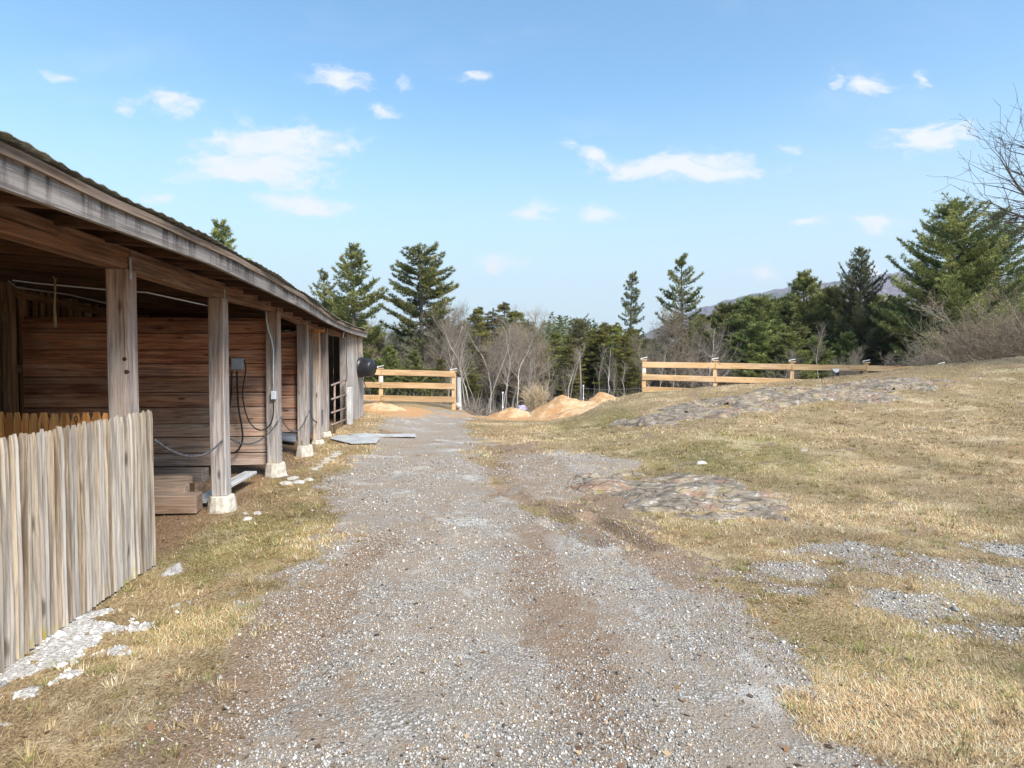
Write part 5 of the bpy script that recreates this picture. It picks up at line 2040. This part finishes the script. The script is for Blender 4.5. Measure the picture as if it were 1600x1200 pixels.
for key, px, yt, Y in FILL:
    nm = {'h': 'hemlock_tree', 'b': 'pine_tree'}[key[0]] if key != 'brown_a' else 'evergreen_tree'
    tree(nm, key, px, yt, Y, FLAB[key], nm.split('_')[0] + ' tree', rng.uniform(1.0, 1.4), FLAB[key].replace(' in ', 's in ') if ' in ' in FLAB[key] else 'brownish evergreens among the bare trees')

BARE = [
    ('pole_tree_a', 735, 498, 31, 'pale bare trunk leaning slightly, first right of the left fence gap', 1.),
    ('pole_tree_c', 758, 492, 30, 'tall pale bare trunk forking high in the thicket left of the hollow', 1.),
    ('pole_tree_b', 770, 510, 33, 'thin bare tree right beside the tall pale forking trunk', 1.),
    ('pole_tree_b', 797, 478, 32, 'tallest grey bare tree with many fine twigs above the left white stake', 1.15),
    ('spreading_a', 822, 500, 36, 'bare tree with a wide twiggy crown at the left edge of the gap', .9),
    ('pole_tree_c', 819, 470, 44, 'single dark dead spike standing above the thicket tops', .5),
    ('pole_tree_a', 831, 545, 30, 'small bare tree with a bent limb behind the lilac bundle', 1.),
    ('pole_tree_c', 888, 540, 32, 'crooked bare trunk with a snapped top left of the tufted tree', .8),
    ('pole_tree_c', 939, 535, 33, 'straight pale bare trunk in front of the left hemlock', .8),
    ('pole_tree_a', 962, 560, 31, 'short bare sapling in front of the hemlock pair', .8),
    ('pole_tree_b', 1018, 520, 30, 'grey bare tree just inside the corner of the right fence', 1.),
    ('pole_tree_a', 1034, 535, 29, 'pale bare sapling behind the first span of the right fence', 1.),
    ('spreading_a', 1062, 480, 33, 'bare tree with a long crooked white limb under the tall thin pine', .8),
    ('spreading_b', 1110, 500, 28, 'bare spreading tree behind the second post of the right fence', .9),
    ('pole_tree_c', 1283, 500, 27, 'slanting pale trunk rising behind the rails near the white sign', .8),
    ('pole_tree_b', 1338, 540, 29, 'short pale trunk beneath the dark spruce spire', .9),
    ('spreading_a', 680, 475, 38, 'brown bare tree with a cone shaped crown right of the tall broad pine', .9),
    ('spreading_b', 708, 480, 40, 'grey brown bare tree between the broad pine and the thicket', .8),
    ('spreading_a', 612, 500, 46, 'reddish brown bare crown showing between the two left pines', 1.2),
    ('pole_tree_a', 700, 470, 33, 'thin pale straight trunk behind the right end of the left rail fence', .7),
    ('spreading_b', 1220, 545, 27, 'low bare tree with crossing limbs before the rounded bushy pine', .9),
    ('spreading_b', 1015, 505, 42, 'pinkish grey bare crown between the spruce spire and the thin pine', .9),
]
for key, px, yt, Y, lb, wd in BARE:
    tree('bare_tree', key, px, yt, Y, lb, 'bare tree', wd)
for i_, (px, yt, Y, lb) in enumerate([(727, 520, 27, 'slim pale trunk nearest the grey pole at the left fence end'), (763, 505, 27, 'straight pale trunk left of the left white stake'), (789, 500, 26, 'tall straight pale trunk rising behind the left white stake'), (808, 515, 27.5, 'pale trunk just left of the lilac bundle'),
                                  (848, 540, 28, 'thin pale trunk above the low bin'), (893, 535, 28, 'thin pale trunk behind the peak of the tallest sawdust pile'), (946, 530, 28, 'pale trunk standing over the farthest sawdust pile'), (972, 560, 27, 'short pale trunk at the foot of the hemlock pair'), (1048, 540, 25, 'pale trunk close behind the first span of the right fence')]):
    tree('bare_tree', 'pole_tree_d' if i_ % 2 else 'pole_tree_e', px, yt, Y, lb, 'bare tree', 1.)
k = 0
for px in list(range(590, 720, 26)) + list(range(725, 860, 15)) + list(range(862, 1000, 24)) + list(range(1012, 1130, 16)) + list(range(1150, 1420, 34)):
    k += 1
    key = ['pole_tree_a', 'pole_tree_b', 'pole_tree_c', 'spreading_b', 'pole_tree_b'][k % 5]
    base = 500 if px < 860 else (560 if px < 1000 else 530)
    if px > 1140:
        base, key = 560, 'spreading_b'
    tree('bare_tree', key, px + rng.uniform(-5, 5), base + rng.uniform(0, 55), rng.uniform(30, 46), 'thin bare tree in the grey thicket along the edge of the wood', 'bare tree', rng.uniform(.7, 1.1), 'thin bare trees of the grey thicket')
tree('bare_shrub', 'shrub_a', 1437, 536, 25, 'pale bare many stemmed shrub beyond the end of the right fence', 'shrub', 1.0)
tree('bare_shrub', 'shrub_a', 1395, 556, 25.5, 'small grey bare shrub just left of the pale many stemmed shrub', 'shrub', 1.2)
tree('bare_shrub', 'big_bush', 1545, 440, 22, 'big reddish brown bare bush spreading over the crest at the right', 'shrub', .95)
tree('bare_shrub', 'big_bush', 1630, 425, 21, 'reddish brown bare bush cut by the right edge of the picture', 'shrub', .95)
tree('tan_shrub', 'shrub_tan', 834, 606, 25, 'clump of upright tan stems beside the tallest sawdust pile', 'shrub', 1.2)
tree('bare_shrub', 'shrub_a', 1330, 556, 25.5, 'grey bare shrub behind the rail right of the white sign', 'shrub', 1.)

# large bare tree just outside the right edge, its limbs reach into the sky
def big_tree():
    (a, b) = bare(seed=41, H=9.5, spread=1.25, trunk_frac=.40, nbr=64, upw=.55, tw=6, base_r=.2, low=.25)
    PROTO['big_bare'] = ((mesh_from('trunk', a[0], a[1], None, M['bark_dark'], True), mesh_from('crown', b[0], b[1], None, M['bark_dark'])), 9.5)
    tree('bare_tree', 'big_bare', 1775, -120, 15.0, 'large bare tree at the right edge reaching thin limbs into the sky', 'bare tree', 1., ang=0.)


big_tree()

# low brush and fallen sticks along the wood floor
def brush():
    r = np.random.default_rng(77)
    n = 26000
    Y_ = r.uniform(25, 46, n)
    X_ = (r.uniform(-420, 900, n)) / F * Y_
    ok = (np.abs(X_ / Y_ * F - 60) > 40) | (Y_ > 30)
    X_, Y_ = X_[ok], Y_[ok]
    n = len(X_)
    z = hdet(X_, Y_)
    d = r.normal(0, 1, (n, 3)) * np.array([.7, .7, .5]) + np.array([0, 0, .7])
    d /= np.linalg.norm(d, axis=1)[:, None]
    L = r.uniform(.25, 1.3, n) * (.5 + fbm(X_ * .4, Y_ * .4, 3, 3))
    V = tris(np.stack([X_, Y_, z - .03], -1), d, L, r.uniform(.015, .04, n), r)
    o = link('brush', mesh_from('brush', V.reshape(-1, 3), np.arange(3 * n).reshape(-1, 3), None, M['twig_grey']))
    o['kind'] = 'stuff'
    o['label'] = 'grey brush on the floor of the wood'
    o['category'] = 'brush'


brush()

# ------------------------------------------------------------------ the air
def haze():
    lo, hi = np.array([-2250, -400, -12.]), np.array([2250, 2250, 300.])
    V = [(x, y, z) for x in (lo[0], hi[0]) for y in (lo[1], hi[1]) for z in (lo[2], hi[2])]
    Fc = [(0, 1, 3, 2), (4, 6, 7, 5), (0, 4, 5, 1), (2, 3, 7, 6), (0, 2, 6, 4), (1, 5, 7, 3)]
    me = bpy.data.meshes.new('haze')
    me.from_pydata(V, [], Fc)
    m = bpy.data.materials.new('air')
    m.use_nodes = True
    g = NG(m.node_tree)
    v = g.n('ShaderNodeVolumePrincipled', {'Color': (.78, .86, 1., 1), 'Density': .0002, 'Anisotropy': .2})
    g.n('ShaderNodeOutputMaterial', {'Volume': v.outputs[0]})
    me.materials.append(m)
    o = link('haze', me)
    o['kind'] = 'stuff'
    o['label'] = 'thin blue air'
    o['category'] = 'haze'


haze()
